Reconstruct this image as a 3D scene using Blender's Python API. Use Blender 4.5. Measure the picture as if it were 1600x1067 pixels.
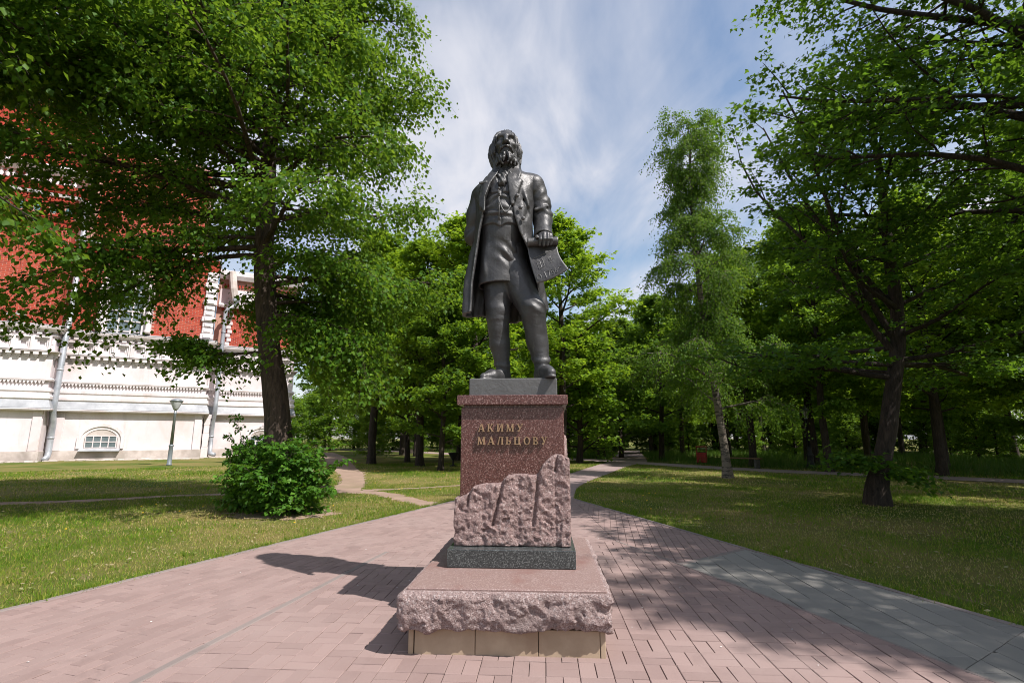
import bpy, math, random
import numpy as np
from mathutils import Vector, Matrix

for o in list(bpy.data.objects):
    bpy.data.objects.remove(o)
scene = bpy.context.scene
COL = scene.collection
R = math.radians

# ---------------------------------------------------------------- camera
cam_d = bpy.data.cameras.new('camera')
cam_d.lens = 18.0
cam_d.sensor_width = 36.0
cam_d.sensor_fit = 'HORIZONTAL'
cam_d.clip_start = 0.05
cam_d.clip_end = 3000.0
cam = bpy.data.objects.new('camera', cam_d)
COL.objects.link(cam)
cam.location = (0.0, 0.0, 1.40)
cam.rotation_euler = (R(90.0 + 10.65), 0.0, 0.0)
scene.camera = cam

# ---------------------------------------------------------------- world, sun, exposure
SUN = Vector((0.655, -0.40, 1.0)).normalized()
world = bpy.data.worlds.new('World')
scene.world = world
world.use_nodes = True
wn, wl = world.node_tree.nodes, world.node_tree.links
wn.clear()


def N(nodes, kind, **kw):
    n = nodes.new(kind)
    for k, v in kw.items():
        if k in n.inputs:
            n.inputs[k].default_value = v
        else:
            setattr(n, k, v)
    return n


def ramp(nodes, stops, interp='LINEAR'):
    n = nodes.new('ShaderNodeValToRGB')
    cr = n.color_ramp
    cr.interpolation = interp
    while len(cr.elements) > 1:
        cr.elements.remove(cr.elements[-1])
    for i, (p, c) in enumerate(stops):
        e = cr.elements[0] if i == 0 else cr.elements.new(p)
        e.position = p
        e.color = (c[0], c[1], c[2], 1.0) if not isinstance(c, (int, float)) else (c, c, c, 1.0)
    return n


wout = N(wn, 'ShaderNodeOutputWorld')
bg = N(wn, 'ShaderNodeBackground')
bg.inputs['Strength'].default_value = 0.115
sky = N(wn, 'ShaderNodeTexSky', sky_type='NISHITA', sun_disc=False)
sky.sun_elevation = math.asin(SUN.z)
sky.sun_rotation = math.atan2(SUN.x, SUN.y)
sky.air_density = 1.25
sky.dust_density = 1.0
sky.ozone_density = 1.4
# thin cirrus: noise on the direction projected to a high flat layer
tc = N(wn, 'ShaderNodeTexCoord')
sep = N(wn, 'ShaderNodeSeparateXYZ')
wl.new(tc.outputs['Generated'], sep.inputs[0])
mz = N(wn, 'ShaderNodeMath', operation='MAXIMUM')
mz.inputs[1].default_value = 0.0
wl.new(sep.outputs['Z'], mz.inputs[0])
az = N(wn, 'ShaderNodeMath', operation='ADD')
az.inputs[1].default_value = 0.22
wl.new(mz.outputs[0], az.inputs[0])
dx = N(wn, 'ShaderNodeMath', operation='DIVIDE')
dy = N(wn, 'ShaderNodeMath', operation='DIVIDE')
wl.new(sep.outputs['X'], dx.inputs[0]); wl.new(az.outputs[0], dx.inputs[1])
wl.new(sep.outputs['Y'], dy.inputs[0]); wl.new(az.outputs[0], dy.inputs[1])
comb = N(wn, 'ShaderNodeCombineXYZ')
wl.new(dx.outputs[0], comb.inputs[0]); wl.new(dy.outputs[0], comb.inputs[1])
mp1 = N(wn, 'ShaderNodeMapping')
mp1.inputs['Rotation'].default_value = (0, 0, R(-28))
mp1.inputs['Scale'].default_value = (1.5, 0.85, 1.0)
mp1.inputs['Location'].default_value = (3.3, 1.1, 0.0)
wl.new(comb.outputs[0], mp1.inputs['Vector'])
nz1 = N(wn, 'ShaderNodeTexNoise', Scale=1.0, Detail=6.0, Roughness=0.5, Distortion=0.7)
wl.new(mp1.outputs[0], nz1.inputs['Vector'])
mp2 = N(wn, 'ShaderNodeMapping')
mp2.inputs['Rotation'].default_value = (0, 0, R(35))
mp2.inputs['Scale'].default_value = (3.4, 1.3, 1.0)
wl.new(comb.outputs[0], mp2.inputs['Vector'])
nz2 = N(wn, 'ShaderNodeTexNoise', Scale=1.3, Detail=8.0, Roughness=0.55, Distortion=1.6)
wl.new(mp2.outputs[0], nz2.inputs['Vector'])
cmx = N(wn, 'ShaderNodeMath', operation='MULTIPLY_ADD')
cmx.inputs[1].default_value = 0.26
wl.new(nz2.outputs[0], cmx.inputs[0]); 
cm0 = N(wn, 'ShaderNodeMath', operation='MULTIPLY')
cm0.inputs[1].default_value = 0.80
wl.new(nz1.outputs[0], cm0.inputs[0]); wl.new(cm0.outputs[0], cmx.inputs[2])
crmp = ramp(wn, [(0.41, 0.06), (0.53, 0.42), (0.65, 0.96)])
wl.new(cmx.outputs[0], crmp.inputs[0])
cmix = N(wn, 'ShaderNodeMix', data_type='RGBA')
cmix.inputs[7].default_value = (5.0, 5.05, 5.5, 1.0)
wl.new(crmp.outputs[0], cmix.inputs[0])
wl.new(sky.outputs[0], cmix.inputs[6])
wl.new(cmix.outputs[2], bg.inputs['Color'])
wl.new(bg.outputs[0], wout.inputs['Surface'])

sun_d = bpy.data.lights.new('sun', 'SUN')
sun_d.energy = 5.0
sun_d.angle = R(0.53)
sun_d.color = (1.0, 0.945, 0.90)
sun_o = bpy.data.objects.new('sun', sun_d)
COL.objects.link(sun_o)
sun_o.rotation_euler = SUN.to_track_quat('Z', 'Y').to_euler()
sun_o.location = (20, -12, 30)

vs = scene.view_settings
scene.display_settings.display_device = 'sRGB'
vs.view_transform = 'Standard'
vs.look = 'None'
vs.gamma = 1.0
vs.use_curve_mapping = False
vs.exposure = 0.5
scene.render.engine = 'CYCLES'
cy = scene.cycles
cy.max_bounces = 4
cy.diffuse_bounces = 2
cy.glossy_bounces = 2
cy.transmission_bounces = 2
cy.transparent_max_bounces = 6
cy.caustics_reflective = False
cy.caustics_refractive = False
cy.sample_clamp_indirect = 6.0
cy.filter_width = 1.0
cy.use_denoising = True
try:
    cy.denoiser = 'OPENIMAGEDENOISE'
    cy.denoising_input_passes = 'RGB_ALBEDO_NORMAL'
    cy.denoising_prefilter = 'ACCURATE'
except Exception:
    pass

# ---------------------------------------------------------------- helpers


def mesh_np(name, verts, faces, smooth=False, attr=None):
    """verts (n,3); faces a list of (m,k) int arrays; attr {name: per-vertex floats}."""
    me = bpy.data.meshes.new(name)
    verts = np.ascontiguousarray(verts, dtype=np.float32)
    if not isinstance(faces, (list, tuple)):
        faces = [faces]
    faces = [np.asarray(f, dtype=np.int32) for f in faces if len(f)]
    me.vertices.add(len(verts))
    me.vertices.foreach_set('co', verts.ravel())
    nl = sum(f.size for f in faces)
    npol = sum(len(f) for f in faces)
    me.loops.add(nl)
    me.loops.foreach_set('vertex_index', np.concatenate([f.ravel() for f in faces]))
    me.polygons.add(npol)
    tot = np.concatenate([np.full(len(f), f.shape[1], np.int32) for f in faces])
    st = np.concatenate([[0], np.cumsum(tot)[:-1]]).astype(np.int32)
    me.polygons.foreach_set('loop_start', st)
    me.polygons.foreach_set('loop_total', tot)
    if smooth:
        me.polygons.foreach_set('use_smooth', np.ones(npol, dtype=bool))
    if attr:
        for k, v in attr.items():
            a = me.attributes.new(k, 'FLOAT', 'POINT')
            a.data.foreach_set('value', np.ascontiguousarray(v, dtype=np.float32))
    me.update(calc_edges=True)
    return me


def link(name, me, mat=None, parent=None, loc=(0, 0, 0), rot=(0, 0, 0)):
    o = bpy.data.objects.new(name, me)
    COL.objects.link(o)
    if mat is not None and me is not None and len(me.materials) == 0:
        me.materials.append(mat)
    if parent is not None:
        o.parent = parent
    o.location = loc
    o.rotation_euler = rot
    return o


def thing(name, label, cat, loc=(0, 0, 0), rz=0.0, group=None):
    o = bpy.data.objects.new(name, None)
    COL.objects.link(o)
    o.empty_display_size = 0.2
    o.location = loc
    o.rotation_euler = (0, 0, rz)
    return tag(o, label, cat, group)


def tag(o, label, cat=None, group=None, kind=None):
    o['label'] = label
    if cat:
        o['category'] = cat
    if group:
        o['group'] = group
    if kind:
        o['kind'] = kind
    return o


def structure(o, label=None):
    o['kind'] = 'structure'
    if label:
        o['label'] = label
    return o


class MB:
    """collects polygons, builds one mesh"""

    def __init__(self):
        self.v = []
        self.f = []

    def poly(self, pts):
        n = len(self.v)
        self.v += [tuple(p) for p in pts]
        self.f.append(list(range(n, n + len(pts))))

    def quads(self, v, f):
        n = len(self.v)
        self.v += [tuple(p) for p in v]
        self.f += [[i + n for i in q] for q in f]

    def box(self, x0, x1, y0, y1, z0, z1):
        v = [(x0, y0, z0), (x1, y0, z0), (x1, y1, z0), (x0, y1, z0), (x0, y0, z1), (x1, y0, z1), (x1, y1, z1), (x0, y1, z1)]
        self.quads(v, [(0, 3, 2, 1), (4, 5, 6, 7), (0, 1, 5, 4), (1, 2, 6, 5), (2, 3, 7, 6), (3, 0, 4, 7)])

    def bbox(self, x0, x1, y0, y1, z0, z1, b=0.01):
        """box with chamfered edges (24 verts, 26 faces)"""
        xs, ys, zs = (x0, x1), (y0, y1), (z0, z1)
        idx = {}
        v = []
        for i in (0, 1):
            for j in (0, 1):
                for k in (0, 1):
                    sx, sy, sz = (1 - 2 * i), (1 - 2 * j), (1 - 2 * k)
                    for a in 'xyz':
                        idx[(i, j, k, a)] = len(v)
                        v.append((xs[i] + (0 if a == 'x' else sx * b), ys[j] + (0 if a == 'y' else sy * b), zs[k] + (0 if a == 'z' else sz * b)))
        f = []
        I = lambda i, j, k, a: idx[(i, j, k, a)]
        for i in (0, 1):
            f.append([I(i, 0, 0, 'x'), I(i, 1, 0, 'x'), I(i, 1, 1, 'x'), I(i, 0, 1, 'x')])
            f.append([I(0, i, 0, 'y'), I(1, i, 0, 'y'), I(1, i, 1, 'y'), I(0, i, 1, 'y')])
            f.append([I(0, 0, i, 'z'), I(1, 0, i, 'z'), I(1, 1, i, 'z'), I(0, 1, i, 'z')])
            for j in (0, 1):
                f.append([I(i, j, 0, 'x'), I(i, j, 1, 'x'), I(i, j, 1, 'y'), I(i, j, 0, 'y')])
                f.append([I(i, 0, j, 'x'), I(i, 1, j, 'x'), I(i, 1, j, 'z'), I(i, 0, j, 'z')])
                f.append([I(0, i, j, 'y'), I(1, i, j, 'y'), I(1, i, j, 'z'), I(0, i, j, 'z')])
                for k in (0, 1):
                    f.append([I(i, j, k, 'x'), I(i, j, k, 'y'), I(i, j, k, 'z')])
        c = np.array([(x0 + x1) / 2, (y0 + y1) / 2, (z0 + z1) / 2])
        vv = np.array(v)
        g = []
        for q in f:
            p = vv[q]
            nrm = np.cross(p[1] - p[0], p[2] - p[0])
            g.append(q if np.dot(nrm, p.mean(0) - c) > 0 else q[::-1])
        self.quads(v, g)

    def prism(self, pts, z0, z1):
        """pts: ccw (x,y) outline extruded in z"""
        n = len(pts)
        self.poly([(x, y, z1) for x, y in pts])
        self.poly([(x, y, z0) for x, y in pts[::-1]])
        for i in range(n):
            (ax, ay), (bx_, by_) = pts[i], pts[(i + 1) % n]
            self.poly([(ax, ay, z0), (bx_, by_, z0), (bx_, by_, z1), (ax, ay, z1)])

    def tube(self, pts, rad, m=10, cap=True):
        pts = [Vector(p) for p in pts]
        if not hasattr(rad, '__len__'):
            rad = [rad] * len(pts)
        rings = []
        for i, p in enumerate(pts):
            t = (pts[min(i + 1, len(pts) - 1)] - pts[max(i - 1, 0)]).normalized()
            a = t.cross(Vector((0.31, 0.87, 0.11))).normalized()
            if a.length < 0.1:
                a = t.cross(Vector((1, 0, 0))).normalized()
            b = t.cross(a)
            rings.append([p + rad[i] * (a * math.cos(2 * math.pi * k / m) + b * math.sin(2 * math.pi * k / m)) for k in range(m)])
        n = len(self.v)
        for r in rings:
            self.v += [tuple(q) for q in r]
        for i in range(len(rings) - 1):
            for k in range(m):
                a0 = n + i * m + k
                a1 = n + i * m + (k + 1) % m
                self.f.append([a0, a1, a1 + m, a0 + m])
        if cap:
            self.f.append([n + k for k in range(m)][::-1])
            self.f.append([n + (len(rings) - 1) * m + k for k in range(m)])

    def lathe(self, prof, m=20, c=(0, 0)):
        """prof: list of (r, z)"""
        n = len(self.v)
        for r, z in prof:
            for k in range(m):
                a = 2 * math.pi * k / m
                self.v.append((c[0] + r * math.cos(a), c[1] + r * math.sin(a), z))
        for i in range(len(prof) - 1):
            for k in range(m):
                a0 = n + i * m + k
                a1 = n + i * m + (k + 1) % m
                self.f.append([a0, a1, a1 + m, a0 + m])
        self.f.append([n + k for k in range(m)][::-1])
        self.f.append([n + (len(prof) - 1) * m + k for k in range(m)])

    def mesh(self, name, smooth=False):
        me = bpy.data.meshes.new(name)
        me.from_pydata(self.v, [], self.f)
        if smooth:
            me.polygons.foreach_set('use_smooth', np.ones(len(me.polygons), dtype=bool))
        me.update()
        return me

    def build(self, name, mat=None, parent=None, loc=(0, 0, 0), rot=(0, 0, 0), smooth=False):
        return link(name, self.mesh(name, smooth), mat, parent, loc, rot)


# lattice value noise for shaping geometry
_tab = np.random.RandomState(7).rand(4096).astype(np.float32)


def vnoise(x, y, z, fr=1.0, seed=0):
    x, y, z = (np.asarray(a, dtype=np.float32) * np.float32(fr) for a in (x, y, z))
    x, y, z = (0.36 * x + 0.48 * y - 0.80 * z + 100.0, -0.80 * x + 0.60 * y + 100.0, 0.48 * x + 0.64 * y + 0.60 * z + 100.0)
    xi, yi, zi = np.floor(x).astype(np.int32), np.floor(y).astype(np.int32), np.floor(z).astype(np.int32)
    fx, fy, fz = x - xi, y - yi, z - zi
    fx = fx * fx * (3 - 2 * fx); fy = fy * fy * (3 - 2 * fy); fz = fz * fz * (3 - 2 * fz)

    def h(a, b, c):
        return _tab[(a * 1741 ^ b * 2657 ^ c * 3253 ^ (seed * 977)) & 4095]
    r = 0
    for i in (0, 1):
        for j in (0, 1):
            for k in (0, 1):
                w = (fx if i else 1 - fx) * (fy if j else 1 - fy) * (fz if k else 1 - fz)
                r = r + w * h(xi + i, yi + j, zi + k)
    return r * 2 - 1


def fbm(x, y, z, fr, oct=3, seed=0):
    r, a = 0, 1.0
    for i in range(oct):
        r = r + a * vnoise(x, y, z, fr * 2 ** i, seed + i)
        a *= 0.5
    return r


def surface_nets(fn, lo, hi, h):
    """triangulated-free dual surface of fn(X,Y,Z)<0 on a grid of step h"""
    ax = [np.arange(lo[i], hi[i] + h, h, dtype=np.float32) for i in range(3)]
    X, Y, Z = np.meshgrid(*ax, indexing='ij')
    F = fn(X, Y, Z).astype(np.float32)
    ins = F < 0
    nx, ny, nz = F.shape
    cnt = np.zeros((nx - 1, ny - 1, nz - 1), np.int8)
    for i in (0, 1):
        for j in (0, 1):
            for k in (0, 1):
                cnt += ins[i:nx - 1 + i, j:ny - 1 + j, k:nz - 1 + k]
    act = (cnt > 0) & (cnt < 8)
    ci = np.argwhere(act)
    vid = np.full(act.shape, -1, np.int64)
    vid[act] = np.arange(len(ci))
    acc = np.zeros((len(ci), 3), np.float32)
    num = np.zeros(len(ci), np.float32)
    for a in range(3):
        b, c = (a + 1) % 3, (a + 2) % 3
        for ob in (0, 1):
            for oc in (0, 1):
                o0 = np.zeros(3, int); o0[b] = ob; o0[c] = oc
                o1 = o0.copy(); o1[a] = 1
                p0 = ci + o0; p1 = ci + o1
                f0 = F[p0[:, 0], p0[:, 1], p0[:, 2]]
                f1 = F[p1[:, 0], p1[:, 1], p1[:, 2]]
                cr = (f0 < 0) != (f1 < 0)
                t = np.where(cr, f0 / np.where(cr, f0 - f1, 1), 0)
                pos = np.tile(o0.astype(np.float32), (len(ci), 1))
                pos[:, a] = t
                acc[cr] += pos[cr]
                num[cr] += 1
    V = (ci + acc / num[:, None]) * h + np.array(lo, np.float32)
    quads = []
    for a in range(3):
        b, c = (a + 1) % 3, (a + 2) % 3
        sl0 = [slice(None)] * 3; sl0[a] = slice(0, -1)
        sl1 = [slice(None)] * 3; sl1[a] = slice(1, None)
        s0, s1 = ins[tuple(sl0)], ins[tuple(sl1)]
        e = np.argwhere(s0 != s1)
        sz = np.array(F.shape)
        ok = (e[:, b] > 0) & (e[:, c] > 0) & (e[:, b] < sz[b] - 1) & (e[:, c] < sz[c] - 1)
        e = e[ok]
        q = []
        for ob, oc in ((-1, -1), (0, -1), (0, 0), (-1, 0)):
            p = e.copy(); p[:, b] += ob; p[:, c] += oc
            q.append(vid[p[:, 0], p[:, 1], p[:, 2]])
        q = np.stack(q, 1)
        flip = ~s0[e[:, 0], e[:, 1], e[:, 2]]
        q[flip] = q[flip][:, ::-1]
        quads.append(q)
    Q = np.concatenate(quads)
    Q = Q[(Q >= 0).all(1)]
    return V, Q


def sdf_mesh(name, fn, lo, hi, h, smooth=True):
    V, Q = surface_nets(fn, lo, hi, h)
    return mesh_np(name, V, Q, smooth=smooth)


# ---------------------------------------------------------------- materials


def new_mat(name):
    m = bpy.data.materials.new(name)
    m.use_nodes = True
    n, l = m.node_tree.nodes, m.node_tree.links
    b = n['Principled BSDF']
    return m, n, l, b


def coord(n, l, scale=1.0, obj=True):
    t = n.new('ShaderNodeTexCoord')
    if obj == 'world':
        g = n.new('ShaderNodeNewGeometry')
        src = g.outputs['Position']
    else:
        src = t.outputs['Object']
    mp = n.new('ShaderNodeMapping')
    mp.inputs['Scale'].default_value = (scale, scale, scale) if not hasattr(scale, '__len__') else scale
    l.new(src, mp.inputs['Vector'])
    return mp.outputs[0]


def mixc(n, l, fac, a, b, blend='MIX'):
    m = n.new('ShaderNodeMix')
    m.data_type = 'RGBA'
    m.blend_type = blend
    for s, v in ((0, fac), (6, a), (7, b)):
        if hasattr(v, 'is_output'):
            l.new(v, m.inputs[s])
        elif s == 0:
            m.inputs[0].default_value = v
        else:
            m.inputs[s].default_value = (v[0], v[1], v[2], 1)
    return m.outputs[2]


def noise(n, l, vec, sc, det=3.0, rough=0.55, dist=0.0):
    t = N(n, 'ShaderNodeTexNoise', Scale=sc, Detail=det, Roughness=rough, Distortion=dist)
    l.new(vec, t.inputs['Vector'])
    return t.outputs[0]


def bump(n, l, b, h, strength=0.3, dist=0.01):
    k = n.new('ShaderNodeBump')
    k.inputs['Strength'].default_value = strength
    k.inputs['Distance'].default_value = dist
    l.new(h, k.inputs['Height'])
    l.new(k.outputs[0], b.inputs['Normal'])


def rmp(n, l, src, stops, interp='LINEAR'):
    r = ramp(n, stops, interp)
    l.new(src, r.inputs[0])
    return r.outputs[0]


def mat_two(name, c1, c2, sc=4.0, rough=0.8, bmp=0.2, bsc=60.0, metal=0.0, world_co=True, lo=0.35, hi=0.65, spec=0.3, c3=None):
    m, n, l, b = new_mat(name)
    v = coord(n, l, 1.0, 'world' if world_co else True)
    f = rmp(n, l, noise(n, l, v, sc, 5.0, 0.6), [(lo, 0.0), (hi, 1.0)])
    c = mixc(n, l, f, c1, c2)
    if c3:
        f3 = rmp(n, l, noise(n, l, v, sc * 0.23, 4.0, 0.6, 0.6), [(0.5, 0.0), (0.72, 1.0)])
        c = mixc(n, l, f3, c, c3)
    l.new(c, b.inputs['Base Color'])
    b.inputs['Roughness'].default_value = rough
    b.inputs['Metallic'].default_value = metal
    b.inputs['Specular IOR Level'].default_value = spec
    if bmp:
        bump(n, l, b, noise(n, l, v, bsc, 4.0, 0.65), bmp, 0.01)
    return m


def mat_granite(name, base, dark, light, sc=120.0, rough=0.35, bmp=0.03, stain=None):
    m, n, l, b = new_mat(name)
    v = coord(n, l)
    t = N(n, 'ShaderNodeTexVoronoi', Scale=sc)
    l.new(v, t.inputs['Vector'])
    t2 = N(n, 'ShaderNodeTexVoronoi', Scale=sc * 0.55)
    l.new(v, t2.inputs['Vector'])
    s1 = n.new('ShaderNodeSeparateColor'); l.new(t.outputs['Color'], s1.inputs[0])
    s2 = n.new('ShaderNodeSeparateColor'); l.new(t2.outputs['Color'], s2.inputs[0])
    c = mixc(n, l, rmp(n, l, s1.outputs[0], [(0.55, 0.0), (0.72, 1.0)]), base, dark)
    c = mixc(n, l, rmp(n, l, s2.outputs[1], [(0.8, 0.0), (0.9, 1.0)]), c, light)
    if stain:
        f = rmp(n, l, noise(n, l, v, 3.2, 6.0, 0.65, 0.4), [(0.5, 0.0), (0.68, 0.75)])
        c = mixc(n, l, f, c, stain)
    l.new(c, b.inputs['Base Color'])
    b.inputs['Roughness'].default_value = rough
    if bmp:
        bump(n, l, b, noise(n, l, v, sc * 0.9 if bmp < 0.5 else 48.0, 6.0, 0.7), bmp, 0.01 if bmp < 0.5 else 0.03)
    return m


M = {}
M['red_granite'] = mat_granite('red_granite', (0.115, 0.046, 0.040), (0.036, 0.014, 0.013), (0.27, 0.17, 0.155), 300, 0.25, 0.02)
M['pink_granite'] = mat_granite('pink_granite', (0.36, 0.265, 0.25), (0.21, 0.145, 0.135), (0.48, 0.40, 0.385), 210, 0.9, 0.9, (0.22, 0.17, 0.16))
M['pink_rock'] = mat_granite('pink_rock', (0.31, 0.215, 0.20), (0.20, 0.125, 0.115), (0.42, 0.33, 0.31), 210, 0.9, 0.9, (0.23, 0.155, 0.145))
M['pink_smooth'] = mat_granite('pink_smooth', (0.25, 0.17, 0.152), (0.175, 0.11, 0.098), (0.34, 0.26, 0.24), 260, 0.6, 0.05, (0.19, 0.095, 0.08))
M['dark_granite'] = mat_granite('dark_granite', (0.055, 0.062, 0.062), (0.02, 0.022, 0.022), (0.13, 0.14, 0.14), 330, 0.25, 0.02)
M['tan_tile'] = mat_two('tan_tile', (0.44, 0.34, 0.24), (0.34, 0.255, 0.175), 5, 0.75, 0.08, 90, c3=(0.27, 0.18, 0.12), world_co=False)
M['grout'] = mat_two('grout', (0.06, 0.05, 0.04), (0.10, 0.08, 0.06), 20, 0.95, 0.2)


def mat_bronze():
    m, n, l, b = new_mat('bronze')
    v = coord(n, l)
    f1 = rmp(n, l, noise(n, l, v, 5.5, 6, 0.65, 0.5), [(0.35, 0.0), (0.7, 1.0)])
    c = mixc(n, l, f1, (0.034, 0.033, 0.034), (0.062, 0.062, 0.064))
    v2 = coord(n, l, (26, 26, 3.2))
    f2 = rmp(n, l, noise(n, l, v2, 1.0, 5, 0.7), [(0.56, 0.0), (0.75, 0.7)])
    c = mixc(n, l, f2, c, (0.105, 0.108, 0.108))
    f3 = rmp(n, l, noise(n, l, v, 70, 2, 0.5), [(0.72, 0.0), (0.78, 0.6)])
    c = mixc(n, l, f3, c, (0.17, 0.17, 0.17))
    l.new(c, b.inputs['Base Color'])
    b.inputs['Metallic'].default_value = 0.2
    l.new(rmp(n, l, f1, [(0, 0.40), (1, 0.54)]), b.inputs['Roughness'])
    g = n.new('ShaderNodeNewGeometry')
    w = rmp(n, l, g.outputs['Pointiness'], [(0.515, 0.0), (0.58, 0.55)])
    c = mixc(n, l, w, c, (0.16, 0.16, 0.158))
    l.new(c, b.inputs['Base Color'])
    h1 = N(n, 'ShaderNodeMath', operation='MULTIPLY_ADD'); h1.inputs[1].default_value = 0.35
    l.new(noise(n, l, v, 46, 6, 0.7), h1.inputs[0]); l.new(noise(n, l, v, 11, 4, 0.6, 0.8), h1.inputs[2])
    bump(n, l, b, h1.outputs[0], 0.30, 0.022)
    return m


M['bronze'] = mat_bronze()
M['letter'] = mat_two('letter_bronze', (0.38, 0.25, 0.15), (0.27, 0.17, 0.10), 60, 0.45, 0, metal=0.25, world_co=False)
M['lamp_grey'] = mat_two('lamp_grey', (0.26, 0.29, 0.31), (0.20, 0.225, 0.245), 3, 0.45, 0.02, metal=0.3)
M['pipe'] = mat_two('galvanised', (0.44, 0.46, 0.49), (0.30, 0.325, 0.36), 2.2, 0.42, 0.03, 20, metal=0.35)
M['flash'] = mat_two('flashing', (0.46, 0.47, 0.49), (0.30, 0.31, 0.33), 1.3, 0.5, 0.03, 20, metal=0.2)
M['white'] = mat_two('white_plaster', (0.78, 0.70, 0.715), (0.68, 0.605, 0.615), 0.7, 0.9, 0.15, 9, c3=(0.58, 0.505, 0.50))
M['white_trim'] = mat_two('white_trim', (0.78, 0.715, 0.72), (0.66, 0.60, 0.605), 1.2, 0.85, 0.05, 20)


def streak(m, col, lo=0.54, hi=0.72, amt=0.5):
    n, l = m.node_tree.nodes, m.node_tree.links
    b = n['Principled BSDF']
    src = b.inputs['Base Color'].links[0].from_socket
    f = rmp(n, l, noise(n, l, coord(n, l, (2.2, 2.2, 0.28), 'world'), 1.0, 6, 0.68, 0.3), [(lo, 0.0), (hi, amt)])
    f2 = rmp(n, l, noise(n, l, coord(n, l, 1.0, 'world'), 0.45, 5, 0.7, 0.6), [(0.52, 0.0), (0.70, amt)])
    l.new(mixc(n, l, f2, mixc(n, l, f, src, col), (col[0] * 1.2, col[1] * 1.15, col[2] * 1.1)), b.inputs['Base Color'])


streak(M['white'], (0.50, 0.43, 0.41))
streak(M['white_trim'], (0.46, 0.40, 0.385), 0.52, 0.70, 0.55)
M['old_plaster'] = mat_two('old_plaster', (0.60, 0.53, 0.49), (0.42, 0.36, 0.32), 1.6, 0.95, 0.4, 7, c3=(0.30, 0.26, 0.23))
M['mortar'] = mat_two('mortar', (0.52, 0.31, 0.245), (0.42, 0.235, 0.185), 3, 0.95, 0.1)
M['glass'] = mat_two('window_glass', (0.16, 0.20, 0.21), (0.09, 0.12, 0.13), 1.5, 0.08, 0, spec=0.6)
M['green_glass'] = mat_two('green_glass', (0.14, 0.30, 0.33), (0.10, 0.22, 0.25), 3, 0.1, 0, spec=0.6)
M['black'] = mat_two('black_iron', (0.014, 0.014, 0.015), (0.03, 0.03, 0.032), 6, 0.5, 0.05)
M['red_paint'] = mat_two('red_paint', (0.34, 0.022, 0.018), (0.23, 0.015, 0.013), 5, 0.5, 0.03)
M['dark'] = mat_two('dark_inside', (0.012, 0.012, 0.012), (0.02, 0.02, 0.02), 5, 0.9, 0)
M['plank'] = mat_two('plank_wood', (0.20, 0.115, 0.065), (0.13, 0.075, 0.045), 14, 0.7, 0.1)
M['bench_leg'] = mat_two('bench_leg', (0.11, 0.105, 0.095), (0.06, 0.058, 0.052), 8, 0.8, 0.1)
M['plastic'] = mat_two('white_plastic', (0.75, 0.75, 0.74), (0.62, 0.62, 0.61), 8, 0.4, 0)


def mat_brick():
    m, n, l, b = new_mat('red_brick')
    oi = n.new('ShaderNodeAttribute'); oi.attribute_name = 'rnd'
    ob = n.new('ShaderNodeObjectInfo')
    ad = N(n, 'ShaderNodeMath', operation='ADD'); l.new(oi.outputs['Fac'], ad.inputs[0]); l.new(ob.outputs['Random'], ad.inputs[1])
    fr = N(n, 'ShaderNodeMath', operation='FRACT'); l.new(ad.outputs[0], fr.inputs[0])
    c = rmp(n, l, fr.outputs[0], [(0.0, (0.30, 0.034, 0.020)), (0.25, (0.44, 0.062, 0.030)), (0.6, (0.38, 0.048, 0.025)), (0.85, (0.50, 0.09, 0.045)), (1.0, (0.22, 0.026, 0.018))])
    v = coord(n, l, 1.0, 'world')
    f = rmp(n, l, noise(n, l, v, 0.35, 4, 0.6), [(0.4, 0.0), (0.75, 0.5)])
    c = mixc(n, l, f, c, (0.46, 0.11, 0.065))
    l.new(c, b.inputs['Base Color'])
    b.inputs['Roughness'].default_value = 0.85
    bump(n, l, b, noise(n, l, v, 14, 4), 0.15, 0.02)
    return m


M['brick'] = mat_brick()


def mat_paver(name, c1, c2, c3):
    m, n, l, b = new_mat(name)
    at = n.new('ShaderNodeAttribute'); at.attribute_name = 'rnd'
    ob = n.new('ShaderNodeObjectInfo')
    ad = N(n, 'ShaderNodeMath', operation='ADD'); l.new(at.outputs['Fac'], ad.inputs[0]); l.new(ob.outputs['Random'], ad.inputs[1])
    fr = N(n, 'ShaderNodeMath', operation='FRACT'); l.new(ad.outputs[0], fr.inputs[0])
    c = mixc(n, l, fr.outputs[0], (c1[0] * 1.06, c1[1] * 1.06, c1[2] * 1.06), (c2[0] * .92, c2[1] * .92, c2[2] * .92))
    v = coord(n, l, 1.0, 'world')
    fs = rmp(n, l, noise(n, l, v, 2.3, 7, 0.7, 1.2), [(0.55, 0.0), (0.70, 0.55)])
    c = mixc(n, l, fs, c, (c2[0] * .66, c2[1] * .66, c2[2] * .66))
    f = rmp(n, l, noise(n, l, v, 0.9, 6, 0.65), [(0.42, 0.0), (0.75, 0.75)])
    c = mixc(n, l, f, c, c3)
    f2 = rmp(n, l, noise(n, l, v, 260, 2, 0.5), [(0.3, 0.0), (0.7, 1.0)])
    c = mixc(n, l, f2, mixc(n, l, 0.22, c, (c1[0] * .55, c1[1] * .55, c1[2] * .55)), c)
    l.new(c, b.inputs['Base Color'])
    b.inputs['Roughness'].default_value = 0.88
    bump(n, l, b, noise(n, l, v, 240, 3), 0.35, 0.004)
    return m


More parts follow.
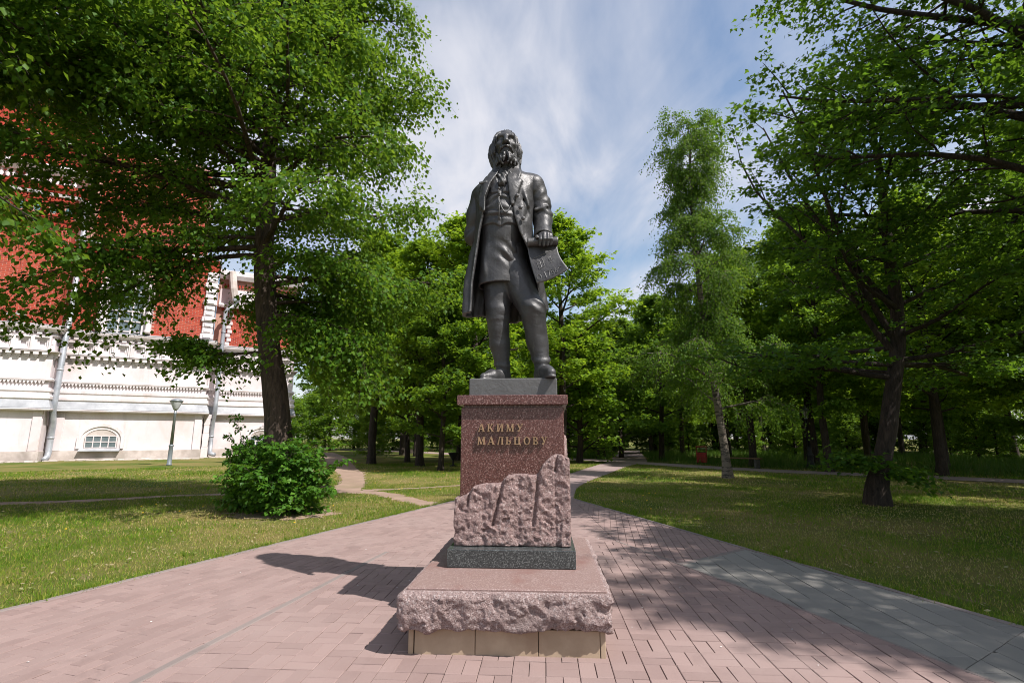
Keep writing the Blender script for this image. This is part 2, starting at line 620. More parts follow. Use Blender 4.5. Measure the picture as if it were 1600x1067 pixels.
M['paver'] = mat_paver('paver', (0.285, 0.200, 0.182), (0.255, 0.176, 0.160), (0.315, 0.235, 0.216))
M['slab_grey'] = mat_paver('slab_grey', (0.235, 0.222, 0.202), (0.21, 0.20, 0.184), (0.255, 0.238, 0.215))
M['kerb'] = mat_paver('kerb_concrete', (0.225, 0.185, 0.17), (0.195, 0.16, 0.148), (0.25, 0.205, 0.19))
M['joint'] = mat_two('joint_sand', (0.115, 0.085, 0.072), (0.20, 0.15, 0.125), 6, 0.95, 0.3, 120, c3=(0.30, 0.25, 0.21))
M['path'] = mat_two('path_paving', (0.30, 0.225, 0.21), (0.255, 0.19, 0.18), 2.5, 0.92, 0.25, 90, c3=(0.33, 0.26, 0.24))
M['dirt'] = mat_two('bare_earth', (0.33, 0.235, 0.18), (0.25, 0.175, 0.13), 1.7, 0.97, 0.5, 40, c3=(0.19, 0.155, 0.085))


def mat_lawn():
    m, n, l, b = new_mat('lawn')
    v = coord(n, l, 1.0, 'world')
    f1 = rmp(n, l, noise(n, l, v, 0.33, 6, 0.62, 0.4), [(0.40, 0.0), (0.62, 1.0)])
    c = mixc(n, l, f1, (0.085, 0.135, 0.018), (0.25, 0.205, 0.07))
    f2 = rmp(n, l, noise(n, l, v, 22, 4, 0.7), [(0.35, 0.0), (0.68, 1.0)])
    c = mixc(n, l, f2, c, mixc(n, l, f1, (0.065, 0.09, 0.014), (0.15, 0.12, 0.05)))
    f3 = rmp(n, l, noise(n, l, v, 1.4, 5, 0.6, 0.8), [(0.62, 0.0), (0.74, 0.8)])
    c = mixc(n, l, f3, c, (0.235, 0.175, 0.11))
    l.new(c, b.inputs['Base Color'])
    b.inputs['Roughness'].default_value = 0.95
    b.inputs['Specular IOR Level'].default_value = 0.1
    bump(n, l, b, noise(n, l, v, 38, 5, 0.7), 0.9, 0.03)
    return m


M['lawn'] = mat_lawn()


def mat_leaf(name, stops, tr=(0.16, 0.27, 0.03), fac=0.38, rough=0.45, obvar=0.0):
    m, n, l, b = new_mat(name)
    at = n.new('ShaderNodeAttribute'); at.attribute_name = 'rnd'
    c = rmp(n, l, at.outputs['Fac'], stops)
    if obvar:
        ob = n.new('ShaderNodeObjectInfo')
        c = mixc(n, l, rmp(n, l, ob.outputs['Random'], [(0, 0.0), (1, obvar)]), c, (0.022, 0.05, 0.014))
    l.new(c, b.inputs['Base Color'])
    b.inputs['Roughness'].default_value = rough
    b.inputs['Specular IOR Level'].default_value = 0.16
    t = n.new('ShaderNodeBsdfTranslucent')
    l.new(mixc(n, l, at.outputs['Fac'], (tr[0] * .8, tr[1] * .85, tr[2] * .8), (tr[0] * 1.15, tr[1] * 1.08, tr[2])), t.inputs[0])
    mx = n.new('ShaderNodeMixShader')
    mx.inputs[0].default_value = fac
    l.new(b.outputs[0], mx.inputs[1]); l.new(t.outputs[0], mx.inputs[2])
    l.new(mx.outputs[0], n['Material Output'].inputs['Surface'])
    return m


M['leaf_linden'] = mat_leaf('leaf_linden', [(0, (0.028, 0.080, 0.008)), (0.6, (0.062, 0.145, 0.013)), (1, (0.130, 0.225, 0.022))], (0.26, 0.42, 0.03), 0.38, 0.5)
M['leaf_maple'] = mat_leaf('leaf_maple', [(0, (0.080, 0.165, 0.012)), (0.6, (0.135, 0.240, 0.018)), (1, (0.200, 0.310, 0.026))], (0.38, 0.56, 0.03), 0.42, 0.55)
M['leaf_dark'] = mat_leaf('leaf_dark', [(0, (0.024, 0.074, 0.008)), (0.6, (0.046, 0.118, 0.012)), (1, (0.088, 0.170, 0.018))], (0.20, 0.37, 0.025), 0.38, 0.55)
M['leaf_birch'] = mat_leaf('leaf_birch', [(0, (0.040, 0.102, 0.009)), (0.6, (0.076, 0.160, 0.014)), (1, (0.125, 0.215, 0.022))], (0.25, 0.42, 0.04), 0.38, 0.6)
M['leaf_wood'] = mat_leaf('leaf_wood', [(0, (0.058, 0.130, 0.012)), (0.6, (0.098, 0.190, 0.018)), (1, (0.150, 0.250, 0.026))], (0.30, 0.48, 0.03), 0.40, 0.55, 0.45)
M['leaf_bush'] = mat_leaf('leaf_bush', [(0, (0.032, 0.095, 0.012)), (0.6, (0.060, 0.155, 0.018)), (1, (0.105, 0.225, 0.026))], (0.20, 0.40, 0.03), 0.34, 0.45)
M['grass'] = mat_leaf('grass_blade', [(0, (0.070, 0.165, 0.010)), (0.45, (0.135, 0.230, 0.016)), (0.62, (0.25, 0.27, 0.038)), (0.82, (0.42, 0.32, 0.12)), (1, (0.55, 0.42, 0.23))], (0.22, 0.34, 0.03), 0.30, 0.7)
M['tall_grass'] = mat_leaf('tall_grass', [(0, (0.040, 0.098, 0.016)), (0.7, (0.070, 0.140, 0.022)), (1, (0.12, 0.165, 0.045))], (0.15, 0.28, 0.03), 0.35, 0.5)


def mat_bark(name, c1, c2, sc=(9, 9, 1.6)):
    m, n, l, b = new_mat(name)
    v = coord(n, l, sc)
    h = noise(n, l, v, 1.6, 7, 0.68, 0.7)
    c = mixc(n, l, rmp(n, l, h, [(0.34, 0.0), (0.64, 1.0)]), c1, c2)
    l.new(c, b.inputs['Base Color'])
    b.inputs['Roughness'].default_value = 0.95
    bump(n, l, b, h, 1.0, 0.06)
    return m


M['bark'] = mat_bark('bark', (0.020, 0.014, 0.010), (0.100, 0.068, 0.050))
M['bark_dark'] = mat_bark('bark_dark', (0.012, 0.009, 0.007), (0.062, 0.044, 0.033), (11, 11, 1.8))


def mat_birchbark():
    m, n, l, b = new_mat('birch_bark')
    v = coord(n, l, (5, 5, 16))
    h = noise(n, l, v, 0.7, 5, 0.7, 0.3)
    c = mixc(n, l, rmp(n, l, h, [(0.42, 0.0), (0.52, 1.0)]), (0.035, 0.028, 0.024), (0.19, 0.155, 0.125))
    l.new(c, b.inputs['Base Color'])
    b.inputs['Roughness'].default_value = 0.8
    bump(n, l, b, h, 0.4, 0.02)
    return m


M['birch_bark'] = mat_birchbark()
# ================================================================ monument: pedestal
PED = thing('pedestal', 'red granite pedestal with raised bronze lettering on a rough pink stone slab', 'pedestal', (0.03, 4.72, 0.0), R(-3.5))
YAW = R(-3.5)


def rc(X, Y, Z, a, b, r1, r2):
    bx, by, bz = b[0] - a[0], b[1] - a[1], b[2] - a[2]
    px, py, pz = X - a[0], Y - a[1], Z - a[2]
    t = np.clip((px * bx + py * by + pz * bz) / (bx * bx + by * by + bz * bz), 0, 1)
    return np.sqrt((px - t * bx) ** 2 + (py - t * by) ** 2 + (pz - t * bz) ** 2) - (r1 + (r2 - r1) * t)


def el(X, Y, Z, c, r):
    px, py, pz = (X - c[0]), (Y - c[1]), (Z - c[2])
    k0 = np.sqrt((px / r[0]) ** 2 + (py / r[1]) ** 2 + (pz / r[2]) ** 2)
    k1 = np.sqrt((px / r[0] ** 2) ** 2 + (py / r[1] ** 2) ** 2 + (pz / r[2] ** 2) ** 2) + 1e-6
    return k0 * (k0 - 1) / k1


def smin(a, b, k):
    h = np.clip(0.5 + 0.5 * (b - a) / k, 0, 1)
    return b + (a - b) * h - k * h * (1 - h)


def smax(a, b, k):
    return -smin(-a, -b, k)


def boxd(X, Y, Z, c, h, r=0.0):
    qx, qy, qz = np.abs(X - c[0]) - (h[0] - r), np.abs(Y - c[1]) - (h[1] - r), np.abs(Z - c[2]) - (h[2] - r)
    return np.sqrt(np.maximum(qx, 0) ** 2 + np.maximum(qy, 0) ** 2 + np.maximum(qz, 0) ** 2) + np.minimum(np.maximum(qx, np.maximum(qy, qz)), 0) - r


mb = MB(); mb.box(-0.600, 0.600, -1.105, 0.585, -0.05, 0.189)
mb.build('foundation', M['grout'], PED)
for x0, x1 in ((-0.596, -0.2015), (-0.1975, 0.2065), (0.2105, 0.6)):
    mb = MB(); mb.bbox(x0, x1, -1.131, -1.106, 0.004, 0.188, 0.003)
    mb.build('panel', M['tan_tile'], PED)
    mb = MB(); mb.bbox(x0, x1, 0.586, 0.611, 0.004, 0.188, 0.003)
    mb.build('panel', M['tan_tile'], PED)
for s in (-1, 1):
    for y0, y1 in ((-1.09, -0.535), (-0.531, 0.025), (0.029, 0.58)):
        mb = MB(); mb.bbox(*(sorted((s * 0.601, s * 0.626))), y0, y1, 0.004, 0.188, 0.003)
        mb.build('panel', M['tan_tile'], PED)
    for y0, y1 in ((-1.134, -1.093), (0.583, 0.612)):
        mb = MB(); mb.bbox(*(sorted((s * 0.603, s * 0.636))), y0, y1, 0.004, 0.188, 0.003)
        mb.build('corner_strip', M['tan_tile'], PED)


_fd = np.random.RandomState(3).normal(0, 1, (8, 3)); _fd /= np.linalg.norm(_fd, axis=1)[:, None]


def facets(X, Y, Z, f, n, seed, warp=0.5):
    """sum of warped triangle waves: flat split planes that meet in creases"""
    w = warp * vnoise(X, Y, Z, f * 0.7, seed)
    r, a, tot = 0, 1.0, 0
    for i in range(n):
        k = _fd[(i + seed) % 8]
        x = (X * k[0] + Y * k[1] + Z * k[2]) * f * (1 + 0.37 * i) + 0.31 * i + w * (1 if i % 2 else -1)
        r = r + a * np.abs(2 * (x - np.floor(x + 0.5)))
        tot += a
        a *= 0.8
    return r / tot


def slab_fn(X, Y, Z):
    d = boxd(X, Y, Z, (0, -0.27, 0.305), (0.675, 0.92, 0.116), 0.012)
    edge = np.clip((0.421 - Z) / 0.03, 0, 1)
    n = 0.020 * fbm(X, Y, Z, 4.5, 2, 3) + 0.022 * (facets(X, Y, Z, 3.4, 4, 1, 1.2) - 0.5) + 0.022 * np.abs(vnoise(X, Y, Z, 12, 9)) + 0.015 * np.abs(vnoise(X, Y, Z, 26, 19)) + 0.012 * np.abs(vnoise(X, Y, Z, 52, 5)) - 0.018
    und = np.clip((0.27 - Z) / 0.1, 0, 1) * 0.022
    return d + edge * (n + und * (1 + 0.8 * vnoise(X, Y, Z, 7, 12))) - 0.012 * edge


link('rough_slab', sdf_mesh('rough_slab', slab_fn, (-0.78, -1.30, 0.14), (0.78, 0.76, 0.47), 0.0095, False), M['pink_granite'], PED)
mb = MB(); mb.bbox(-0.650, 0.650, -1.165, 0.632, 0.405, 0.437, 0.006)
mb.build('slab_top', M['pink_smooth'], PED)
mb = MB(); mb.bbox(-0.487, 0.487, -0.64, 0.60, 0.439, 0.570, 0.004)
mb.build('dark_base', M['dark_granite'], PED)
mb = MB(); mb.bbox(-0.424, 0.424, -0.452, 0.452, 0.571, 1.648, 0.004)
mb.build('shaft', M['red_granite'], PED)
mb = MB(); mb.box(-0.408, 0.408, -0.436, 0.436, 1.648, 1.668)
mb.build('cap_neck', M['red_granite'], PED)
mb = MB(); mb.bbox(-0.457, 0.457, -0.497, 0.497, 1.668, 1.747, 0.005)
mb.build('cap', M['red_granite'], PED)

rk_x = np.array([-0.60, -0.46, -0.382, -0.335, -0.300, -0.215, -0.10, -0.075, -0.030, 0.078, 0.195, 0.215, 0.25, 0.30, 0.345, 0.395, 0.437, 0.6])
rk_z = np.array([0.93, 0.93, 0.945, 0.985, 1.020, 1.040, 1.045, 1.060, 1.108, 1.115, 1.108, 1.125, 1.190, 1.240, 1.268, 1.268, 1.240, 1.235])


def rock_fn(X, Y, Z):
    top = np.interp(X, rk_x, rk_z)
    lob = 0.018 * np.abs(np.sin((X + 0.46) * 11.0 + 0.6)) ** 0.6
    yf = -0.497 - lob - 0.014 * np.clip((0.9 - Z) / 0.3, 0, 1)
    # deep joints between the three boulders
    for (xa, za, xb, zb) in ((-0.075, 1.05, -0.155, 0.72), (0.21, 1.12, 0.165, 0.72), (-0.335, 1.0, -0.36, 0.86), (0.36, 1.25, 0.345, 1.13)):
        t = np.clip((Z - zb) / (za - zb), 0, 1)
        xl = xb + (xa - xb) * t
        yf = yf + 0.035 * np.exp(-((X - xl) / 0.012) ** 2) * ((Z > zb) & (Z < za + 0.1))
    n = 0.016 * (facets(X, Y, Z, 5.0, 4, 2, 1.2) - 0.5) + 0.018 * np.abs(vnoise(X, Y, Z, 15.0, 31)) + 0.015 * np.abs(vnoise(X, Y, Z, 31.0, 37)) + 0.012 * np.abs(vnoise(X, Y, Z, 60, 41)) - 0.014
    d = np.maximum(yf - Y, Y + 0.40) + n
    d = smax(d, (Z - top) * 0.8 + 0.4 * n, 0.025)
    d = smax(d, np.abs(X) - 0.458 + 0.4 * n, 0.012)
    # the same dressing on the two flanks
    topf = 1.18 + 0.10 * np.sin(Y * 6.0 + 0.8)
    topf = np.where(X < 0, topf - 0.28, topf + 0.16 * np.clip((Y + 0.1) / 0.3, 0, 1))
    f = np.maximum(np.abs(X) - (0.456 + 0.010 * np.abs(np.sin(Y * 8))), 0.39 - np.abs(X)) + n
    f = smax(f, (Z - topf) * 0.8, 0.025)
    f = np.maximum(f, np.abs(Y) - 0.46)
    d = np.minimum(d, f)
    return np.maximum(d, 0.5725 - Z)


link('rough_stone', sdf_mesh('rough_stone', rock_fn, (-0.53, -0.60, 0.55), (0.53, 0.50, 1.50), 0.009, False), M['pink_rock'], PED)

# raised serif letters
W, T, S = 0.17, 0.085, 0.15


def stem(x, z0=0.0, z1=1.0, w=W):
    return [(x - w / 2, z0), (x + w / 2, z0), (x + w / 2, z1), (x - w / 2, z1)]


def serif(x, top, w=W):
    z0, z1 = (1 - T, 1) if top else (0, T)
    return [(x - w / 2 - 0.075, z0), (x + w / 2 + 0.075, z0), (x + w / 2 + 0.075, z1), (x - w / 2 - 0.075, z1)]


def diag(xa, za, xb, zb, w=W):
    return [(xa - w / 2, za), (xa + w / 2, za), (xb + w / 2, zb), (xb - w / 2, zb)]


def ring(cx, cz, rx, rz, w, wz, a0=0, a1=360, n=18):
    out = []
    for i in range(n):
        t0, t1 = R(a0 + (a1 - a0) * i / n), R(a0 + (a1 - a0) * (i + 1) / n)
        out.append([(cx + rx * math.cos(t0), cz + rz * math.sin(t0)), (cx + rx * math.cos(t1), cz + rz * math.sin(t1)),
                    (cx + (rx - w) * math.cos(t1), cz + (rz - wz) * math.sin(t1)), (cx + (rx - w) * math.cos(t0), cz + (rz - wz) * math.sin(t0))][::-1])
    return out


GLY = {
    'A': ([diag(0.12, 0, 0.42, 1, 0.10), diag(0.76, 0, 0.46, 1), [(0.26, 0.30), (0.62, 0.30), (0.59, 0.39), (0.29, 0.39)], serif(0.12, 0, 0.10), serif(0.76, 0)], 0.88),
    'K': ([stem(0.14), serif(0.14, 0), serif(0.14, 1), diag(0.28, 0.42, 0.62, 1, 0.11), diag(0.68, 0, 0.36, 0.56), serif(0.70, 0), serif(0.62, 1, 0.11)], 0.86),
    'I': ([stem(0.14), stem(0.70), diag(0.24, 0.08, 0.60, 0.92, 0.12), serif(0.14, 0), serif(0.14, 1), serif(0.70, 0), serif(0.70, 1)], 0.86),
    'M': ([stem(0.13, w=0.10), stem(0.87), diag(0.49, 0.05, 0.17, 1, 0.15), diag(0.49, 0.05, 0.83, 1, 0.10), serif(0.13, 0, 0.1), serif(0.13, 1, 0.1), serif(0.87, 0), serif(0.87, 1)], 1.02),
    'U': ([diag(0.40, 0.36, 0.14, 1), diag(0.26, 0.0, 0.66, 1, 0.10), ring(0.20, 0.11, 0.11, 0.11, 0.1, 0.1, 0, 360, 10), serif(0.14, 1), serif(0.66, 1, 0.10)], 0.80),
    'L': ([stem(0.72), [(0.30, 1 - T), (0.72, 1 - T), (0.72, 1), (0.30, 1)], diag(0.22, 0.06, 0.36, 0.96, 0.10), ring(0.16, 0.09, 0.09, 0.09, 0.08, 0.08, 0, 360, 10), serif(0.72, 0), serif(0.72, 1)], 0.88),
    'b': ([stem(0.14), serif(0.14, 0), serif(0.14, 1), ring(0.30, 0.28, 0.36, 0.28, 0.15, 0.09, -90, 90, 10), [(0.14, 0.47), (0.31, 0.47), (0.31, 0.56), (0.14, 0.56)], [(0.14, 0), (0.31, 0), (0.31, 0.09), (0.14, 0.09)]], 0.74),
    'C': ([stem(0.14), stem(0.66), serif(0.14, 1), serif(0.66, 1), [(0.05, 0), (0.86, 0), (0.86, 0.10), (0.05, 0.10)], [(0.78, -0.16), (0.88, -0.16), (0.88, 0.1), (0.76, 0.1)]], 0.92),
    'O': (ring(0.44, 0.5, 0.42, 0.52, 0.17, 0.08), 0.90),
    'B': ([stem(0.14), serif(0.14, 0), serif(0.14, 1), ring(0.30, 0.27, 0.38, 0.27, 0.16, 0.09, -90, 90, 10), ring(0.28, 0.76, 0.33, 0.24, 0.15, 0.08, -90, 90, 10), [(0.14, 0.47), (0.31, 0.47), (0.31, 0.56), (0.14, 0.56)], [(0.14, 0), (0.31, 0), (0.31, 0.09), (0.14, 0.09)], [(0.14, 0.92), (0.3, 0.92), (0.3, 1), (0.14, 1)]], 0.76),
}


def flat(g):
    out = []
    for q in g:
        if isinstance(q[0][0], (tuple, list)):
            out += q
        else:
            out.append(q)
    return out


for word, x0, x1, zb in (('AKIMU', -0.281, 0.088, 1.450), ('MALbCOBU', -0.284, 0.286, 1.346)):
    hgt = 0.0615
    wid = sum(GLY[c][1] for c in word) * hgt
    gap = (x1 - x0 - wid) / (len(word) - 1)
    x = x0
    for c in word:
        mb = MB()
        for k, q in enumerate(flat(GLY[c][0])):
            pts = [(x + a * hgt, zb + b * hgt) for a, b in q]
            ar = sum(pts[i][0] * pts[(i + 1) % 4][1] - pts[(i + 1) % 4][0] * pts[i][1] for i in range(4))
            if ar < 0:
                pts = pts[::-1]
            yf = -0.478 - 0.00012 * k
            mb.poly([(a, yf, b) for a, b in pts])
            for i in range(4):
                (ax, az), (bx2, bz2) = pts[i], pts[(i + 1) % 4]
                mb.poly([(ax, yf, az), (ax, -0.449, az), (bx2, -0.449, bz2), (bx2, yf, bz2)])
        o = mb.build('letter', M['letter'], PED)
        x += GLY[c][1] * hgt + gap

# ================================================================ statue
ST = thing('bronze_statue', 'dark bronze statue of a bearded man in a frock coat holding a scroll', 'statue', (0.03, 4.72, 1.748), 0.0)
SZ = 0.152   # top of the bronze base
mb = MB(); mb.bbox(-0.375, 0.375, -0.37, 0.37, 0.0, SZ, 0.008)
mb.build('statue_base', M['bronze'], ST, rot=(0, 0, YAW))


def spart(name, fn, lo, hi, h, parent=None):
    o = link(name, sdf_mesh(name, fn, lo, hi, h), M['bronze'], parent or ST)
    if parent is None:
        o.location = (0, 0, SZ)
    return o


def leg_fn(X, Y, Z):
    wr = 0.008 * np.sin(Z * 62 + 30 * X + 14 * Y + 2.0 * vnoise(X, Y, Z, 9, 17)) * np.clip(1 - np.abs(Z - 0.68) / 0.12, 0, 1)
    # straight leg
    a = rc(X, Y, Z, (-0.16, 0.03, 1.05), (-0.165, 0.0, 0.62), 0.158, 0.108)
    k = el(X, Y, Z, (-0.163, -0.01, 0.665), (0.109, 0.114, 0.13)) + 0.5 * wr
    a = smin(a, k, 0.03)
    b = rc(X, Y, Z, (-0.163, -0.005, 0.60), (-0.145, 0.025, 0.36), 0.107, 0.095)
    b = smin(b, rc(X, Y, Z, (-0.145, 0.025, 0.36), (-0.116, 0.03, 0.14), 0.095, 0.066), 0.02)
    f = rc(X, Y, Z, (-0.105, 0.05, 0.055), (-0.215, -0.09, 0.05), 0.068, 0.062)
    f = smin(f, rc(X, Y, Z, (-0.215, -0.09, 0.045), (-0.285, -0.165, 0.035), 0.060, 0.036), 0.03)
    b = smin(b, f, 0.045)
    rim = rc(X, Y, Z, (-0.163, -0.005, 0.600), (-0.163, -0.005, 0.585), 0.1105, 0.110)
    b = smin(b, np.maximum(rim, np.abs(Z - 0.592) - 0.012), 0.012)
    fold = rc(X, Y, Z, (-0.125, 0.03, 0.175), (-0.118, 0.03, 0.15), 0.076, 0.074)
    b = smin(b, np.maximum(fold, np.abs(Z - 0.165 - 0.25 * (Y)) - 0.016), 0.015)
    sole = np.maximum(np.minimum(rc(X, Y, Z * 0 + 0.05, (-0.105, 0.05, 0.05), (-0.215, -0.09, 0.05), 0.072, 0.066), rc(X, Y, Z * 0 + 0.04, (-0.215, -0.09, 0.04), (-0.29, -0.18, 0.04), 0.066, 0.034)), Z - 0.022)
    b = np.minimum(b, sole)
    L1 = np.minimum(a, b)
    # advanced leg
    a = rc(X, Y, Z, (-0.01, 0.0, 1.05), (0.168, -0.115, 0.63), 0.158, 0.110)
    k = el(X, Y, Z, (0.172, -0.128, 0.665), (0.113, 0.117, 0.13)) + 1.0 * wr
    a = smin(a, k, 0.03)
    b = rc(X, Y, Z, (0.172, -0.115, 0.585), (0.205, -0.085, 0.36), 0.110, 0.101)
    b = smin(b, rc(X, Y, Z, (0.205, -0.085, 0.36), (0.240, -0.105, 0.17), 0.101, 0.074), 0.02)
    f = rc(X, Y, Z, (0.236, -0.08, 0.06), (0.275, -0.27, 0.062), 0.072, 0.066)
    f = smin(f, rc(X, Y, Z, (0.275, -0.27, 0.055), (0.305, -0.405, 0.045), 0.062, 0.040), 0.03)
    b = smin(b, f, 0.045)
    rim = rc(X, Y, Z, (0.172, -0.115, 0.59), (0.173, -0.115, 0.57), 0.1120, 0.1110)
    b = smin(b, np.maximum(rim, np.abs(Z - 0.578 + 0.15 * (Y + .1)) - 0.012), 0.012)
    fold = rc(X, Y, Z, (0.237, -0.10, 0.215), (0.24, -0.105, 0.185), 0.087, 0.084)
    b = smin(b, np.maximum(fold, np.abs(Z - 0.20 - 0.3 * (Y + .1)) - 0.018), 0.015)
    sole = np.maximum(np.minimum(rc(X, Y, Z * 0 + 0.06, (0.236, -0.08, 0.06), (0.275, -0.27, 0.06), 0.074, 0.070), rc(X, Y, Z * 0 + 0.05, (0.275, -0.27, 0.05), (0.31, -0.43, 0.05), 0.068, 0.036)), Z - 0.024)
    b = np.minimum(b, sole)
    L2 = np.minimum(a, b)
    # seam of the boots, sole
    d = smin(L1, L2, 0.02)
    d = d + 0.0035 * fbm(X, Y, Z, 13, 2, 4)
    # torso core keeps the figure one body up to the neck
    t = el(X, Y, Z, (-0.10, 0.03, 1.18), (0.215, 0.165, 0.28))
    t = smin(t, rc(X, Y, Z, (-0.11, 0.04, 1.3), (-0.085, 0.03, 1.88), 0.165, 0.17), 0.1)
    t = smin(t, rc(X, Y, Z, (-0.088, 0.01, 1.95), (-0.088, -0.02, 2.24), 0.092, 0.085), 0.06)
    d = smin(d, t, 0.05)
    # head
    h = el(X, Y, Z, (-0.090, -0.045, 2.368), (0.110, 0.140, 0.148))
    h = smin(h, el(X, Y, Z, (-0.088, -0.095, 2.262), (0.083, 0.092, 0.098)), 0.05)
    for s in (-1, 1):
        h = smin(h, el(X, Y, Z, (-0.090 + s * 0.062, -0.142, 2.318), (0.034, 0.030, 0.026)), 0.025)      # cheekbone
    h = smin(h, rc(X, Y, Z, (-0.150, -0.158, 2.405), (-0.030, -0.158, 2.405), 0.022, 0.022), 0.022)     # brow
    for s in (-1, 1):
        h = smax(h, -el(X, Y, Z, (-0.090 + s * 0.042, -0.188, 2.372), (0.029, 0.030, 0.021)), 0.012)     # socket
        h = smin(h, el(X, Y, Z, (-0.090 + s * 0.042, -0.150, 2.370), (0.020, 0.020, 0.017)), 0.004)
        h = smin(h, rc(X, Y, Z, (-0.090 + s * 0.020, -0.166, 2.384), (-0.090 + s * 0.064, -0.156, 2.380), 0.006, 0.006), 0.006)
        h = smin(h, rc(X, Y, Z, (-0.090 + s * 0.022, -0.164, 2.355), (-0.090 + s * 0.062, -0.152, 2.356), 0.006, 0.006), 0.008)
    h = smin(h, rc(X, Y, Z, (-0.090, -0.172, 2.398), (-0.088, -0.222, 2.318), 0.017, 0.023), 0.014)     # nose
    for s in (-1, 1):
        h = smin(h, el(X, Y, Z, (-0.088 + s * 0.021, -0.196, 2.312), (0.015, 0.022, 0.014)), 0.008)
    d = smin(d, h, 0.03)
    return np.maximum(d, -Z)


body = spart('body', leg_fn, (-0.42, -0.50, -0.02), (0.40, 0.30, 2.58), 0.0118)


def head_fn(X, Y, Z):
    return np.maximum(leg_fn(X, Y, Z), 2.20 - Z)


spart('face', lambda X, Y, Z: np.maximum(leg_fn(X, Y, Z) - 0.0025, np.maximum(2.19 - Z, Y + 0.06)), (-0.24, -0.26, 2.18), (0.06, -0.05, 2.53), 0.0048)


def hair_fn(X, Y, Z):
    X = -0.092 + (X + 0.092) * 1.05
    Z = 2.30 + (Z - 2.30) * 1.03
    x = X + 0.092
    sh = el(X, Y, Z, (-0.094, -0.015, 2.380), (0.140, 0.165, 0.152))
    for s in (-1, 1):
        sh = smin(sh, el(X, Y, Z, (-0.096 + s * 0.108, 0.0, 2.295), (0.062, 0.105, 0.115)), 0.035)
        sh = smin(sh, el(X, Y, Z, (-0.096 + s * 0.085, 0.02, 2.215), (0.058, 0.10, 0.070)), 0.03)
    sh = smin(sh, el(X, Y, Z, (-0.094, 0.07, 2.26), (0.135, 0.10, 0.13)), 0.04)
    ang = np.arctan2(Y + 0.02, x)
    strand = 0.009 * np.sin(22 * ang + 18 * (Z - 2.2) + 2.0 * vnoise(X, Y, Z, 10, 3)) + 0.005 * np.sin(60 * ang - 30 * Z)
    strand = strand + 0.009 * vnoise(X, Y, Z, 18, 8)
    sh = sh + strand
    # opening for the face, parted off-centre
    fo = el(X, Y, Z, (-0.086, -0.22, 2.325), (0.101, 0.175, 0.172))
    fo = np.minimum(fo, el(X, Y, Z, (-0.068, -0.20, 2.42), (0.066, 0.115, 0.092)))
    fo = np.minimum(fo, boxd(X, Y, Z, (-0.09, -0.26, 2.20), (0.092, 0.18, 0.14)))
    return smax(sh, -fo, 0.012)


spart('hair', hair_fn, (-0.29, -0.22, 2.10), (0.11, 0.20, 2.59), 0.0052)


def beard_fn(X, Y, Z):
    d = None
    rs = np.random.RandomState(4)
    for s in (-1, 1):
        # moustache
        m = rc(X, Y, Z, (-0.088 + s * 0.010, -0.196, 2.282), (-0.088 + s * 0.045, -0.182, 2.266), 0.017, 0.016)
        m = smin(m, rc(X, Y, Z, (-0.088 + s * 0.045, -0.182, 2.266), (-0.088 + s * 0.075, -0.150, 2.232), 0.016, 0.009), 0.01)
        d = m if d is None else smin(d, m, 0.004)
        # whiskers and two long lobes
        for i in range(7):
            t = i / 6
            x0 = -0.088 + s * (0.012 + 0.075 * t)
            p = (x0, -0.165 + 0.075 * t, 2.240 + 0.03 * t)
            q = (x0 + s * (0.020 - 0.012 * t) + rs.uniform(-.01, .01), -0.185 + 0.09 * t + rs.uniform(-.01, .01), 2.150 + 0.012 * t + rs.uniform(-.012, .012))
            e = (q[0] + s * rs.uniform(-0.028, 0.012), q[1] - 0.006, q[2] - rs.uniform(0.022, 0.045))
            d = smin(d, rc(X, Y, Z, p, q, 0.022, 0.020), 0.008)
            d = smin(d, rc(X, Y, Z, q, e, 0.020, 0.009), 0.006)
        d = smin(d, el(X, Y, Z, (-0.088 + s * 0.040, -0.135, 2.185), (0.042, 0.05, 0.05)), 0.01)
    strand = 0.0030 * np.sin(170 * X + 50 * Z + 3 * vnoise(X, Y, Z, 30, 2))
    return d + strand + 0.003


spart('beard', beard_fn, (-0.24, -0.25, 2.08), (0.06, -0.03, 2.33), 0.0046)


